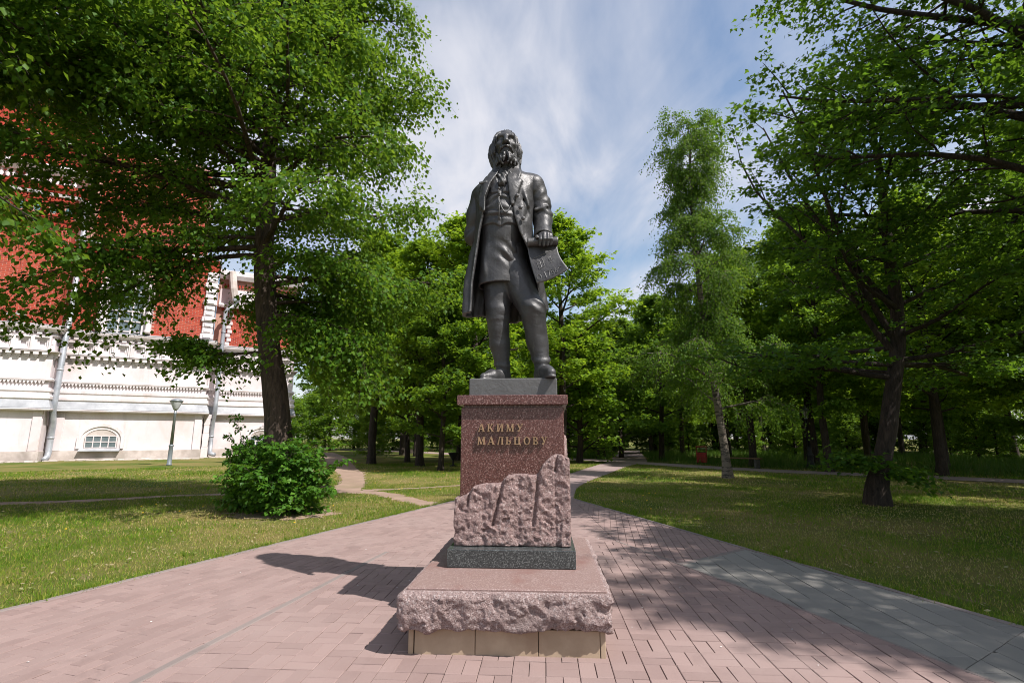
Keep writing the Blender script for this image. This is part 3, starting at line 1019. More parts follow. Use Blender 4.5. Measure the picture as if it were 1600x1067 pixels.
# --- waistcoat and the skirt of the inner coat
def vest_fn(X, Y, Z):
    zz = np.array([0.90, 0.94, 1.10, 1.30, 1.45, 1.60, 1.75, 1.90, 2.02, 2.12])
    cxv = np.interp(Z, zz, [-0.165, -0.165, -0.155, -0.140, -0.130, -0.125, -0.120, -0.115, -0.100, -0.090])
    av = np.interp(Z, zz, [0.205, 0.200, 0.195, 0.200, 0.208, 0.212, 0.212, 0.205, 0.160, 0.105])
    bf = np.interp(Z, zz, [0.185, 0.180, 0.180, 0.188, 0.205, 0.215, 0.205, 0.185, 0.150, 0.105])
    yc = np.interp(Z, zz, [0.0, 0.0, 0.0, 0.0, 0.0, 0.0, 0.01, 0.02, 0.02, 0.01])
    d = (np.sqrt(((X - cxv) / av) ** 2 + ((Y - yc) / bf) ** 2) - 1) * np.minimum(av, bf)
    fr = np.clip((-Y - 0.02) / 0.06, 0, 1)
    # waistcoat hem step
    hem = 1.475 + 0.10 * (X + 0.14) ** 2 - 0.03 * np.exp(-((X + 0.14) / 0.04) ** 2)
    d = d - 0.014 * np.clip((Z - hem) / 0.006, 0, 1) * fr
    # pulls that spread from the buttons
    dx = X + 0.155
    pull = np.sin(Z * 72 + 16 * np.abs(dx) + 2.5 * vnoise(X, Y, Z, 9, 2)) * np.exp(-(np.abs(dx) / 0.13) ** 2)
    d = d - 0.010 * pull * fr * np.clip((Z - 1.50) / 0.06, 0, 1) * np.clip((1.84 - Z) / 0.06, 0, 1)
    # front edge of the waistcoat
    d = d + 0.010 * np.exp(-((X + 0.138 + 0.01 * np.sin(Z * 20)) / 0.005) ** 2) * fr * (Z > 1.44) * (Z < 1.86)
    # its lapels: a V above z 1.80
    vw = np.clip((Z - 1.80) / 0.24, 0, 1)
    xe = 0.012 + 0.085 * vw
    lap = (np.abs(X + 0.135 - 0.04 * vw) > xe) & (np.abs(X + 0.135 - 0.04 * vw) < xe + 0.085) & (Z > 1.79)
    d = d - 0.012 * lap * fr
    # skirt folds and pocket flap folds
    low = np.clip((1.42 - Z) / 0.1, 0, 1)
    d = d - 0.012 * low * fbm(X, Y, Z * 0.6, 7, 2, 14)
    dg = (X + 0.14) * 0.75 + (Z - 1.20)
    d = d - low * fr * (0.011 * np.sin(dg * 46 + 1.5 * vnoise(X, Y, Z, 6, 3)) * np.exp(-((X + 0.06) / 0.10) ** 2) * np.exp(-((Z - 1.20) / 0.12) ** 2))
    d = d - low * fr * 0.012 * np.exp(-((X + 0.285 + 0.1 * (Z - 1.05)) / 0.020) ** 2) * np.exp(-((Z - 1.04) / 0.10) ** 2)
    hollow = (np.sqrt(((X - cxv) / (av - 0.03)) ** 2 + ((Y - yc) / (bf - 0.03)) ** 2) - 1) * 0.15
    d = smax(d, -np.maximum(hollow, Z - 1.02), 0.01)
    d = np.maximum(d, 0.925 + 0.05 * (X + 0.16) - Z)
    return np.maximum(d, Z - 2.10)


spart('waistcoat', vest_fn, (-0.42, -0.27, 0.90), (0.13, 0.24, 2.13), 0.0078)


# --- frock coat
def coat_fn(X, Y, Z):
    zz = np.array([0.62, 0.72, 0.93, 1.10, 1.28, 1.45, 1.60, 1.75, 1.90, 2.02, 2.10])
    lx = np.interp(Z, zz, [-0.482, -0.474, -0.459, -0.440, -0.418, -0.395, -0.385, -0.385, -0.375, -0.30, -0.20])
    rx = np.interp(Z, zz, [0.285, 0.275, 0.245, 0.220, 0.195, 0.178, 0.172, 0.185, 0.190, 0.17, 0.05])
    bb = np.interp(Z, zz, [0.285, 0.28, 0.262, 0.25, 0.235, 0.225, 0.232, 0.232, 0.215, 0.17, 0.12])
    c, a = (lx + rx) / 2, (rx - lx) / 2
    yc = np.interp(Z, zz, [0.015, 0.015, 0.01, 0.01, 0.005, 0.0, 0.0, 0.01, 0.02, 0.03, 0.03])
    q = np.sqrt(np.abs((X - c) / a) ** 2.4 + np.abs((Y - yc) / bb) ** 2.4 + 1e-9) ** (2 / 2.4)
    d = (q - 1) * np.minimum(a, bb)
    ang = np.arctan2(Y - yc, X - c)
    skirt = np.clip((1.35 - Z) / 0.5, 0, 1)
    d = d - skirt * (0.020 * np.sin(9 * ang + 2.0) + 0.008 * np.sin(21 * ang + 4 * Z))
    d = d - 0.012 * fbm(X, Y, Z * 0.7, 5.5, 2, 77) - 0.010 * np.abs(vnoise(X * 1.2, Y, Z * 0.55, 13, 78))
    # shoulders, collar
    yoke = rc(X, Y, Z, (-0.315, 0.035, 1.865), (0.150, 0.02, 1.985), 0.112, 0.112)
    yoke = smin(yoke, rc(X, Y, Z, (-0.16, 0.05, 2.00), (-0.01, 0.05, 2.045), 0.095, 0.09), 0.07)
    d = smin(d, yoke, 0.07)
    col = np.abs(np.sqrt(((X + 0.088) / 1.0) ** 2 + ((Y - 0.02) / 1.05) ** 2) - (0.118 + 0.10 * np.clip((2.13 - Z), 0, 1))) - 0.020
    col = np.maximum(np.maximum(col, np.abs(Z - 2.085) - 0.055), -Y - 0.07)
    outer = smin(d, col, 0.02)
    # hollow below the waist, and inside for the waistcoat
    inner = d + 0.030
    outer = smax(outer, -np.maximum(inner, Z - 2.0), 0.008)
    fr = np.clip((-Y - 0.03) / 0.05, 0, 1)
    # front opening
    xl = np.interp(Z, [0.60, 0.93, 1.10, 1.40, 1.60, 1.73, 1.90, 2.00, 2.12], [-0.405, -0.395, -0.372, -0.335, -0.298, -0.300, -0.245, -0.190, -0.150])
    xr = np.interp(Z, [0.60, 0.80, 1.00, 1.20, 1.285, 1.40, 1.56, 1.775, 1.95, 2.09, 2.14], [0.235, 0.22, 0.19, 0.135, 0.095, 0.040, -0.010, -0.045, -0.062, -0.058, -0.05])
    cut = np.maximum(np.maximum(xl - X, X - xr), Y + 0.03)
    outer = smax(outer, -cut, 0.012)
    # lapels stand proud
    wl = np.interp(Z, [1.60, 1.66, 1.80, 1.93, 1.945, 2.03, 2.12], [0.0, 0.02, 0.085, 0.135, 0.105, 0.125, 0.10])
    lapR = np.clip(np.minimum(X - xr + 0.02, xr + wl - X) / 0.006, 0, 1) * (Z > 1.66)
    wl2 = np.interp(Z, [1.58, 1.66, 1.85, 1.95, 2.05], [0.0, 0.05, 0.075, 0.09, 0.08])
    lapL = np.clip(np.minimum(xl + 0.02 - X, X - xl + wl2) / 0.006, 0, 1) * (Z > 1.59)
    outer = outer - 0.017 * lapR * fr - 0.022 * lapL * fr
    # rolled edge of the open front
    ed = np.exp(-((X - xl + 0.012) / 0.012) ** 2) * (Z < 1.6)
    outer = outer - 0.016 * ed * fr
    cre = np.exp(-((X - 0.075 - 0.35 * (1.75 - Z)) / 0.022) ** 2) * np.exp(-((Z - 1.72) / 0.09) ** 2)
    cre2 = np.exp(-((X - 0.125 - 0.30 * (1.70 - Z)) / 0.03) ** 2) * np.exp(-((Z - 1.66) / 0.10) ** 2)
    outer = outer + (0.016 * cre - 0.014 * cre2) * fr
    hemz = 0.655 + 0.03 * np.sin(ang * 3 + 1.0) + 0.02 * (X + 0.1)
    return np.maximum(outer, hemz - Z)


coat = spart('frock_coat', coat_fn, (-0.56, -0.36, 0.60), (0.36, 0.36, 2.17), 0.0094)


def arms_fn(X, Y, Z):
    # arm with the scroll
    u = rc(X, Y, Z, (0.175, 0.01, 1.965), (0.245, 0.035, 1.78), 0.118, 0.102)
    u = smin(u, rc(X, Y, Z, (0.245, 0.035, 1.78), (0.272, 0.03, 1.62), 0.100, 0.098), 0.05)
    f = rc(X, Y, Z, (0.272, 0.03, 1.62), (0.270, -0.095, 1.395), 0.098, 0.083)
    a = smin(u, f, 0.03)
    wr = np.sin(Z * 55 + X * 30 - Y * 22 + 2 * vnoise(X, Y, Z, 8, 5))
    a = a - 0.010 * wr * np.clip(1 - np.abs(Z - 1.68) / 0.11, 0, 1) - 0.006 * np.sin(Z * 40 - X * 60) * np.clip(1 - np.abs(Z - 1.86) / 0.1, 0, 1)
    a = smin(a, rc(X, Y, Z, (0.20, -0.075, 1.675), (0.315, -0.062, 1.715), 0.018, 0.014), 0.025)
    cuff = rc(X, Y, Z, (0.270, -0.075, 1.43), (0.270, -0.106, 1.375), 0.090, 0.092)
    pl = (Z - 1.385) * 0.87 + (Y + 0.10) * 0.49
    cuff = np.maximum(cuff, -pl - 0.012)
    a = np.maximum(a, -pl - 0.004)
    a = np.minimum(a, cuff)
    a = smax(a, -rc(X, Y, Z, (0.270, -0.09, 1.41), (0.270, -0.14, 1.33), 0.070, 0.074), 0.006)
    # arm behind the back
    b = rc(X, Y, Z, (-0.322, 0.03, 1.865), (-0.372, 0.045, 1.66), 0.112, 0.104)
    b = smin(b, rc(X, Y, Z, (-0.372, 0.045, 1.66), (-0.405, 0.075, 1.455), 0.102, 0.090), 0.05)
    b = smin(b, rc(X, Y, Z, (-0.405, 0.085, 1.455), (-0.17, 0.285, 1.36), 0.092, 0.072), 0.03)
    b = b - 0.008 * np.sin(Z * 50 - X * 25 + Y * 20) * np.clip(1 - np.abs(Z - 1.50) / 0.12, 0, 1)
    return np.minimum(a, b) - 0.004 * fbm(X, Y, Z, 9, 2, 55)


spart('sleeves', arms_fn, (-0.54, -0.26, 1.25), (0.42, 0.40, 2.12), 0.0088)


def hand_fn(X, Y, Z):
    w = (0.270, -0.10, 1.385)
    d = rc(X, Y, Z, w, (0.278, -0.185, 1.355), 0.056, 0.048)
    kn = [(0.236, -0.238, 1.345), (0.268, -0.250, 1.352), (0.300, -0.248, 1.350), (0.329, -0.236, 1.342)]
    for i, k in enumerate(kn):
        d = smin(d, rc(X, Y, Z, (0.255 + 0.012 * i, -0.155, 1.372), k, 0.030, 0.0215), 0.016)
        ln = (0.056, 0.064, 0.060, 0.050)[i]
        m = (k[0] - 0.004 + 0.002 * i, k[1] - 0.034, k[2] - ln)
        e = (m[0] - 0.004, m[1] + 0.012, m[2] - ln * 0.85)
        g = rc(X, Y, Z, k, m, 0.0205, 0.0180)
        g = smin(g, rc(X, Y, Z, m, e, 0.0175, 0.0140), 0.006)
        d = smin(d, g, 0.006)
    t = rc(X, Y, Z, (0.235, -0.15, 1.362), (0.205, -0.215, 1.335), 0.028, 0.021)
    t = smin(t, rc(X, Y, Z, (0.205, -0.215, 1.335), (0.200, -0.268, 1.312), 0.020, 0.014), 0.008)
    d = smin(d, t, 0.010)
    return d


hand = spart('hand', hand_fn, (0.14, -0.33, 1.16), (0.40, -0.04, 1.47), 0.0052)


def hand2_fn(X, Y, Z):
    d = rc(X, Y, Z, (-0.19, 0.275, 1.365), (-0.10, 0.315, 1.345), 0.050, 0.044)
    for i in range(4):
        z = 1.385 - 0.026 * i
        d = smin(d, rc(X, Y, Z, (-0.10, 0.325, z), (-0.045, 0.345, z - 0.02), 0.020, 0.018), 0.012)
        d = smin(d, rc(X, Y, Z, (-0.045, 0.345, z - 0.02), (-0.035, 0.315, z - 0.05), 0.017, 0.014), 0.006)
    return smin(d, rc(X, Y, Z, (-0.14, 0.31, 1.385), (-0.075, 0.325, 1.425), 0.024, 0.016), 0.012)


spart('hand', hand2_fn, (-0.28, 0.20, 1.24), (0.02, 0.40, 1.46), 0.0075)

# --- scroll: a sheet that hangs from its own roll
nu, nv = 26, 44
vv = []
for j in range(nv):
    s = j / (nv - 1)
    for i in range(nu):
        u = i / (nu - 1)
        if s < 0.42:                          # the spiral roll
            a = (1 - s / 0.42)
            th = R(360) - a * R(600)
            r = 0.036 - 0.018 * a
            x = 0.112 + 0.285 * u
            yb, zb = -0.222 + 0.022 * u, 1.282 + 0.022 * u
            vv.append((x, yb + r * math.cos(th), zb + r * math.sin(th)))
        else:
            t = (s - 0.42) / 0.58
            xt, xb = 0.112 + 0.285 * u, 0.196 + 0.285 * u
            zt, zb = 1.282 + 0.022 * u, 0.870 + 0.120 * u
            x = xt + (xb - xt) * (t ** 1.25) - 0.018 * math.sin(math.pi * t) * (0.4 + u)
            z = zt + (zb - zt) * t - 0.018 * math.sin(math.pi * u) * t
            y = -0.222 + 0.022 * u + 0.036 - 0.075 * t - 0.020 * math.sin(math.pi * t) * t - 0.07 * t * t * u
            vv.append((x, y, z))
vv = np.array(vv)
ids = np.arange(nu * nv).reshape(nv, nu)
P3 = vv.reshape(nv, nu, 3)
gu = np.gradient(P3, axis=1); gv = np.gradient(P3, axis=0)
nr = np.cross(gu, gv); nr /= np.linalg.norm(nr, axis=2)[..., None] + 1e-9
back = (P3 - nr * 0.009).reshape(-1, 3)
q = np.stack([ids[:-1, :-1], ids[:-1, 1:], ids[1:, 1:], ids[1:, :-1]], -1).reshape(-1, 4)
nn = nu * nv
rim = []
loop = list(ids[0, :]) + list(ids[1:, -1]) + list(ids[-1, -2::-1]) + list(ids[-2:0:-1, 0])
for a, b in zip(loop, loop[1:] + loop[:1]):
    rim.append((a, a + nn, b + nn, b))
me = mesh_np('scroll', np.concatenate([vv, back]), [q, q[:, ::-1] + nn, np.array(rim)], smooth=True)
scroll = link('scroll', me, M['bronze'], ST, loc=(0, 0, SZ))


def on_sheet(u, t):
    j = (0.42 + 0.58 * t) * (nv - 1)
    i = u * (nu - 1)
    j0, i0 = min(int(j), nv - 2), min(int(i), nu - 2)
    fj, fi = j - j0, i - i0
    p = (P3[j0, i0] * (1 - fj) * (1 - fi) + P3[j0, i0 + 1] * (1 - fj) * fi + P3[j0 + 1, i0] * fj * (1 - fi) + P3[j0 + 1, i0 + 1] * fj * fi)
    n_ = nr[j0, i0]
    off = 0.001
    if n_[1] > 0:
        n_, off = -n_, 0.010
    return p + n_ * off


strokes = []
DIG = {'1': [(0.1, 0.75), (0.5, 1.0), (0.5, 0.0)], '7': [(0, 1), (0.9, 1), (0.35, 0)], '5': [(0.9, 1), (0.1, 1), (0.1, 0.55), (0.7, 0.6), (0.9, 0.3), (0.6, 0), (0.05, 0.08)],
       '6': [(0.8, 1), (0.2, 0.6), (0.1, 0.25), (0.4, 0), (0.8, 0.1), (0.85, 0.4), (0.5, 0.52), (0.15, 0.35)]}
for k, c in enumerate('1756'):
    strokes.append([(0.30 + 0.115 * k + 0.085 * a, 0.93 - 0.13 * b) for a, b in DIG[c]])
strokes.append([(0.13 + 0.07 * math.cos(t), 0.88 + 0.06 * math.sin(t)) for t in np.linspace(0, 6.28, 14)])
strokes += [[(0.2, 0.52), (0.42, 0.47), (0.42, 0.66), (0.22, 0.70), (0.2, 0.52)], [(0.2, 0.60), (0.42, 0.56)], [(0.31, 0.5), (0.31, 0.68)],
            [(0.62, 0.48), (0.70, 0.44), (0.70, 0.54), (0.63, 0.57), (0.62, 0.48)], [(0.64, 0.63), (0.72, 0.60)], [(0.12, 0.42), (0.5, 0.34), (0.85, 0.28)], [(0.74, 0.86), (0.80, 0.83), (0.88, 0.84)]]
mb = MB()
for s in strokes:
    mb.tube([on_sheet(*p) for p in s], 0.0036, 5)
mb.build('engraved_drawing', M['bronze'], scroll)


def lens(parent, name, c, r, sq=0.5):
    mb = MB()
    mb.lathe([(r * math.cos(a), r * sq * math.sin(a)) for a in np.linspace(0.0, 1.5, 6)], 14)
    o = mb.build(name, M['bronze'], parent, loc=c, rot=(R(90), 0, 0), smooth=True)
    return o


for c in ((0.018, -0.232, 1.742), (0.050, -0.224, 1.626), (0.075, -0.217, 1.520)):
    lens(coat, 'button', c, 0.020, 0.7)
vest = [o for o in bpy.data.objects if o.name.startswith('waistcoat')][0]
for z in (1.825, 1.775, 1.725, 1.67, 1.615):
    lens(vest, 'button', (-0.155, -0.222 if z < 1.75 else -0.214, z), 0.013, 0.8)
mb = MB()
ch = []
for i in range(15):
    t = i / 14
    ch.append((-0.152 + 0.115 * t, -0.236 - 0.006 * math.sin(t * 3.1) + 0.02 * t * t, 1.69 - 0.03 * t - 0.10 * math.sin(math.pi * t)))
mb.tube(ch, 0.0065, 6)
mb.tube([(-0.155, -0.232, 1.72), (-0.150, -0.238, 1.62), (-0.152, -0.230, 1.50)], 0.0055, 6)
mb.build('watch_chain', M['bronze'], vest, smooth=True)
# cravat
spart('cravat', lambda X, Y, Z: smin(smin(rc(X, Y, Z, (-0.10, -0.115, 2.03), (-0.155, -0.130, 1.985), 0.024, 0.034), rc(X, Y, Z, (-0.10, -0.115, 2.03), (-0.050, -0.130, 2.010), 0.024, 0.032), 0.012),
                                     rc(X, Y, Z, (-0.10, -0.125, 2.02), (-0.125, -0.185, 1.90), 0.026, 0.040), 0.015) - 0.005 * np.sin(X * 150 + Z * 60), (-0.22, -0.25, 1.84), (0.02, -0.05, 2.08), 0.006)
mb = MB(); mb.bbox(-0.043, 0.043, -0.010, 0.012, -0.011, 0.011, 0.004)
mb.build('pocket_edge', M['bronze'], coat, loc=(-0.305, -0.175, 1.905), rot=(R(-6), 0, R(-22)))
# ================================================================ ground and paving
mb = MB()
mb.poly([(-400, -60, 0), (400, -60, 0), (400, 740, 0), (-400, 740, 0)])
structure(mb.build('ground', M['lawn']), 'lawn of short dry grass')

KX = lambda y: -4.10 + 0.386 * (y - 4.43)          # lawn edge of the paved path
PLAZA = [(-3.10, -2.0), (4.30, -2.0), (2.72, 3.39), (1.41, 7.33), (-1.53, 6.64)]
PATHL = [(KX(-2.0), -2.0), (-3.10, -2.0), (-1.53, 6.64), (-0.52, 12.2), (KX(12.2), 12.2)]
PATHR1 = [(-1.53, 6.64), (1.41, 7.33), (1.38, 12.2), (-0.52, 12.2)]
PATHR2 = [(1.41, 7.33), (1.86, 6.02), (2.92, 6.80), (1.38, 12.2)]
GREY = [(1.86, 6.02), (2.72, 3.39), (4.30, -2.0), (6.6, -2.0), (3.72, 4.05), (2.92, 6.80)]
GREY = [(1.86, 6.02), (2.72, 3.39), (4.30, -2.0), (5.20, -2.0), (3.74, 4.05), (2.92, 6.80)]


def clip_poly(pts, conv):
    """Sutherland-Hodgman against a ccw convex polygon"""
    out = pts
    n = len(conv)
    for i in range(n):
        (ax, ay), (bx_, by_) = conv[i], conv[(i + 1) % n]
        inp, out = out, []
        if not inp:
            return []
        sd = [(bx_ - ax) * (p[1] - ay) - (by_ - ay) * (p[0] - ax) for p in inp]
        for k in range(len(inp)):
            p, q = inp[k - 1], inp[k]
            a, b = sd[k - 1], sd[k]
            if a >= 0:
                out.append(p)
                if b < 0:
                    t = a / (a - b); out.append((p[0] + t * (q[0] - p[0]), p[1] + t * (q[1] - p[1])))
            elif b >= 0:
                t = a / (a - b); out.append((p[0] + t * (q[0] - p[0]), p[1] + t * (q[1] - p[1])))
    return out


def area(p):
    return 0.5 * sum(p[i][0] * p[(i + 1) % len(p)][1] - p[(i + 1) % len(p)][0] * p[i][1] for i in range(len(p)))


def inset(poly, d):
    n = len(poly)
    lines = []
    for i in range(n):
        (ax, ay), (bx_, by_) = poly[i], poly[(i + 1) % n]
        L = math.hypot(bx_ - ax, by_ - ay)
        nx, ny = -(by_ - ay) / L, (bx_ - ax) / L
        lines.append((ax + nx * d, ay + ny * d, bx_ - ax, by_ - ay))
    out = []
    for i in range(n):
        x1, y1, dx1, dy1 = lines[i - 1]
        x2, y2, dx2, dy2 = lines[i]
        den = dx1 * dy2 - dy1 * dx2
        if abs(den) < 1e-9:
            out.append((x2, y2)); continue
        t = ((x2 - x1) * dy2 - (y2 - y1) * dx2) / den
        out.append((x1 + t * dx1, y1 + t * dy1))
    return out


prs = random.Random(5)
PTOP = 0.030


def paver_zone(name, label, poly, ang, pattern, mat, bl=0.2, bw=0.1, gap=0.0035, base_z=0.016):
    base = MB()
    base.poly([(x, y, base_z) for x, y in poly])
    root = structure(base.build(name, M['joint']), label)
    ca, sa = math.cos(ang), math.sin(ang)
    xs = [p[0] for p in poly]; ys = [p[1] for p in poly]
    cxx, cyy = sum(xs) / len(xs), sum(ys) / len(ys)
    rad = max(math.hypot(x - cxx, y - cyy) for x, y in poly) + 0.3
    cells = []
    if pattern == 'basket':
        n = int(rad / bl) + 1
        for i in range(-n, n):
            for j in range(-n, n):
                x0, y0 = i * bl, j * bl
                if (i + j) % 2 == 0:
                    cells += [(x0, y0, bl, bw), (x0, y0 + bw, bl, bw)]
                else:
                    cells += [(x0, y0, bw, bl), (x0 + bw, y0, bw, bl)]
    else:
        n = int(rad / bw) + 1
        m_ = int(rad / bl) + 2
        for j in range(-n, n):
            off = (j % 2) * bl * 0.5 + (0.03 * prs.random() if bl > 0.3 else 0)
            for i in range(-m_, m_):
                cells.append((i * bl + off, j * bw, bl, bw))
    px_, py_ = (-0.0, 0.0)
    pieces = []
    zone = inset(poly, gap * 0.5)
    for (x0, y0, w, h) in cells:
        g = gap * (0.6 + 0.8 * prs.random()) * 0.5
        q = [(x0 + g, y0 + g), (x0 + w - g, y0 + g), (x0 + w - g, y0 + h - g), (x0 + g, y0 + h - g)]
        q = [(cxx + ca * a - sa * b, cyy + sa * a + ca * b) for a, b in q]
        if min(p[0] for p in q) > max(xs) or max(p[0] for p in q) < min(xs) or min(p[1] for p in q) > max(ys) or max(p[1] for p in q) < min(ys):
            continue
        c = clip_poly(q, zone)
        if len(c) < 3 or area(c) < 0.0006:
            continue
        mx = sum(p[0] for p in c) / len(c); my = sum(p[1] for p in c) / len(c)
        whole = abs(area(c) - area(q)) < 1e-7
        if not whole:
            # snap nearly-duplicate points away
            d = [c[0]]
            for p in c[1:]:
                if math.hypot(p[0] - d[-1][0], p[1] - d[-1][1]) > 0.002:
                    d.append(p)
            c = d
            if len(c) < 3:
                continue
        pieces.append((c, mx, my, whole, w < h))
    # hidden under the monument
    def under(mx, my):
        lx, ly = mx - 0.03, my - 4.72
        return abs(lx) < 0.58 and -1.05 < ly < 0.52
    pieces = [p for p in pieces if not under(p[1], p[2])]

    def vis(p):
        mx, my = p[1], p[2]
        if my < 2.6 or abs(mx) > my * 1.03 + 0.15:
            return 1e9
        if -0.6 < mx * (4.7 / my) < 0.6 and my > 5.2:
            return 1e6 + my
        return math.hypot(mx, my)
    pieces.sort(key=vis)

    def solid(mb, c, mx, my, dz, tilt):
        b = 0.0035
        zt = lambda x, y: PTOP + dz + tilt[0] * (x - mx) + tilt[1] * (y - my)
        n = len(c)
        ins = []
        for (x, y) in c:
            L = math.hypot(x - mx, y - my)
            k = max(0.0, 1 - b * 1.3 / max(L, 0.01))
            ins.append((mx + (x - mx) * k, my + (y - my) * k))
        mb.poly([(x, y, zt(x, y)) for x, y in ins])
        for i in range(n):
            (ax, ay), (bx_, by_) = c[i], c[(i + 1) % n]
            (iax, iay), (ibx, iby) = ins[i], ins[(i + 1) % n]
            mb.poly([(ax, ay, zt(ax, ay) - b), (bx_, by_, zt(bx_, by_) - b), (ibx, iby, zt(ibx, iby)), (iax, iay, zt(iax, iay))])
            mb.poly([(ax, ay, base_z - 0.004), (bx_, by_, base_z - 0.004), (bx_, by_, zt(bx_, by_) - b), (ax, ay, zt(ax, ay) - b)])
    shared = {}
    rest = MB(); rrnd = []
    for k, (c, mx, my, whole, vert) in enumerate(pieces):
        dz = prs.uniform(-0.0022, 0.0022)
        tl = (prs.uniform(-0.012, 0.012), prs.uniform(-0.012, 0.012))
        if k < 300:
            if whole:
                key = (vert, prs.randrange(4))
                if key not in shared:
                    mb = MB()
                    solid(mb, [(x - mx, y - my) for x, y in c], 0, 0, 0, tl)
                    shared[key] = mb.mesh('paver')
                    shared[key].materials.append(mat)
                link('paver', shared[key], None, root, (mx, my, dz))
            else:
                mb = MB()
                solid(mb, [(x - mx, y - my) for x, y in c], 0, 0, 0, tl)
                link('paver', mb.mesh('paver'), mat, root, (mx, my, dz))
        else:
            n0 = len(rest.v)
            solid(rest, c, mx, my, dz, tl)
            rrnd += [prs.random()] * (len(rest.v) - n0)
    if rest.v:
        me = rest.mesh('far_pavers')
        a = me.attributes.new('rnd', 'FLOAT', 'POINT')
        a.data.foreach_set('value', np.array(rrnd, np.float32))
        o = link('far_pavers', me, mat, root)
        o['kind'] = 'stuff'
    return root


paver_zone('plaza', 'pink brick paving in basket weave round the pedestal', PLAZA, R(-3.5), 'basket', M['paver'])
paver_zone('brick_path', 'pink brick paving in running bond beside the lawn', PATHL, math.atan2(1, 0.30), 'run', M['paver'])
paver_zone('brick_path', 'pink brick paving behind the pedestal', PATHR1, R(62), 'run', M['paver'])
paver_zone('brick_path', 'pink brick paving between the plaza and the shaded lawn', PATHR2, R(80), 'run', M['paver'])
# grey slabs in two convex halves
paver_zone('slab_pavement', 'grey concrete slab paving beside the pink plaza', [(1.86, 6.02), (2.72, 3.39), (3.74, 4.05), (2.92, 6.80)], R(86.5), 'run', M['slab_grey'], 0.6, 0.2, 0.005)
paver_zone('slab_pavement', 'grey concrete slab paving nearest the camera', [(2.72, 3.39), (4.30, -2.0), (5.20, -2.0), (3.74, 4.05)], R(86.5), 'run', M['slab_grey'], 0.6, 0.2, 0.005)


def strip(name, pts, w, z0, z1, mat, seg=None, label=None, b=0.006):
    """a row of kerb stones along a polyline; each stone is a child"""
    base = MB()
    root = None
    first = True
    for (ax, ay), (bx_, by_) in zip(pts, pts[1:]):
        L = math.hypot(bx_ - ax, by_ - ay)
        n = max(1, int(round(L / (seg or 1.0))))
        an = math.atan2(by_ - ay, bx_ - ax)
        for i in range(n):
            mb = MB()
            l = L / n
            mb.bbox(-l / 2 + 0.003, l / 2 - 0.003, -w / 2, w / 2, z0, z1 + prs.uniform(-.002, .002), b)
            t = (i + 0.5) / n
            if first:
                bb = MB(); 
                bb.box(-0.01, 0.01, -0.01, 0.01, -0.03, -0.02)
                root = bpy.data.objects.new(name, None); COL.objects.link(root)
                structure(root, label)
                first = False
            o = mb.build('kerb_stone', mat, root, (ax + t * (bx_ - ax), ay + t * (by_ - ay), 0), (0, 0, an + prs.uniform(-.003, .003)))
    return root


strip('kerb', [(KX(-2) - 0.03, -2.0), (KX(12.2) - 0.03, 12.2)], 0.07, -0.05, 0.036, M['kerb'], 1.0, 'narrow concrete kerb along the sunny lawn')
strip('kerb', [(5.235, -2.0), (3.775, 4.05), (2.955, 6.81), (1.415, 12.2)], 0.06, -0.05, 0.036, M['kerb'], 1.0, 'narrow concrete kerb along the shaded lawn')
strip('kerb', [(-3.10, -2.0), (-1.53, 6.64)], 0.06, -0.05, 0.0335, M['kerb'], 1.0, 'flush concrete strip between plaza and brick path')
strip('kerb', [(4.30, -2.0), (2.72, 3.39), (1.41, 7.33)], 0.03, -0.05, 0.0345, M['kerb'], 1.0, 'flush thin strip between plaza and grey slabs', 0.004)
strip('kerb', [(1.86, 6.02), (2.92, 6.80)], 0.07, -0.05, 0.0335, M['kerb'], 0.65, 'flush strip between pink bricks and grey slabs')


def band(name, pts, widths, z, mat, label, wob=0.0, seed=1, sub=14):
    rs = random.Random(seed)
    P = []
    n = len(pts)
    for i in range(n - 1):
        p0, p1, p2, p3 = pts[max(i - 1, 0)], pts[i], pts[i + 1], pts[min(i + 2, n - 1)]
        for k in range(sub):
            t = k / sub
            f = lambda a, b, c, d: 0.5 * (2 * b + (c - a) * t + (2 * a - 5 * b + 4 * c - d) * t * t + (3 * b - a - 3 * c + d) * t ** 3)
            P.append((f(p0[0], p1[0], p2[0], p3[0]), f(p0[1], p1[1], p2[1], p3[1]), widths[i] + (widths[i + 1] - widths[i]) * t))
    P.append((*pts[-1], widths[-1]))
    v, fcs = [], []
    for i, (x, y, w) in enumerate(P):
        a, b = P[max(i - 1, 0)], P[min(i + 1, len(P) - 1)]
        dx_, dy_ = b[0] - a[0], b[1] - a[1]
        L = math.hypot(dx_, dy_)
        nx, ny = -dy_ / L, dx_ / L
        wl_, wr_ = w / 2 + rs.uniform(-wob, wob), w / 2 + rs.uniform(-wob, wob)
        v += [(x + nx * wl_, y + ny * wl_, z), (x - nx * wr_, y - ny * wr_, z)]
        if i:
            j = 2 * i
            fcs.append((j - 2, j - 1, j + 1, j))
    me = bpy.data.meshes.new(name); me.from_pydata(v, [], fcs); me.update()
    structure(link(name, me, mat), label)
    return P


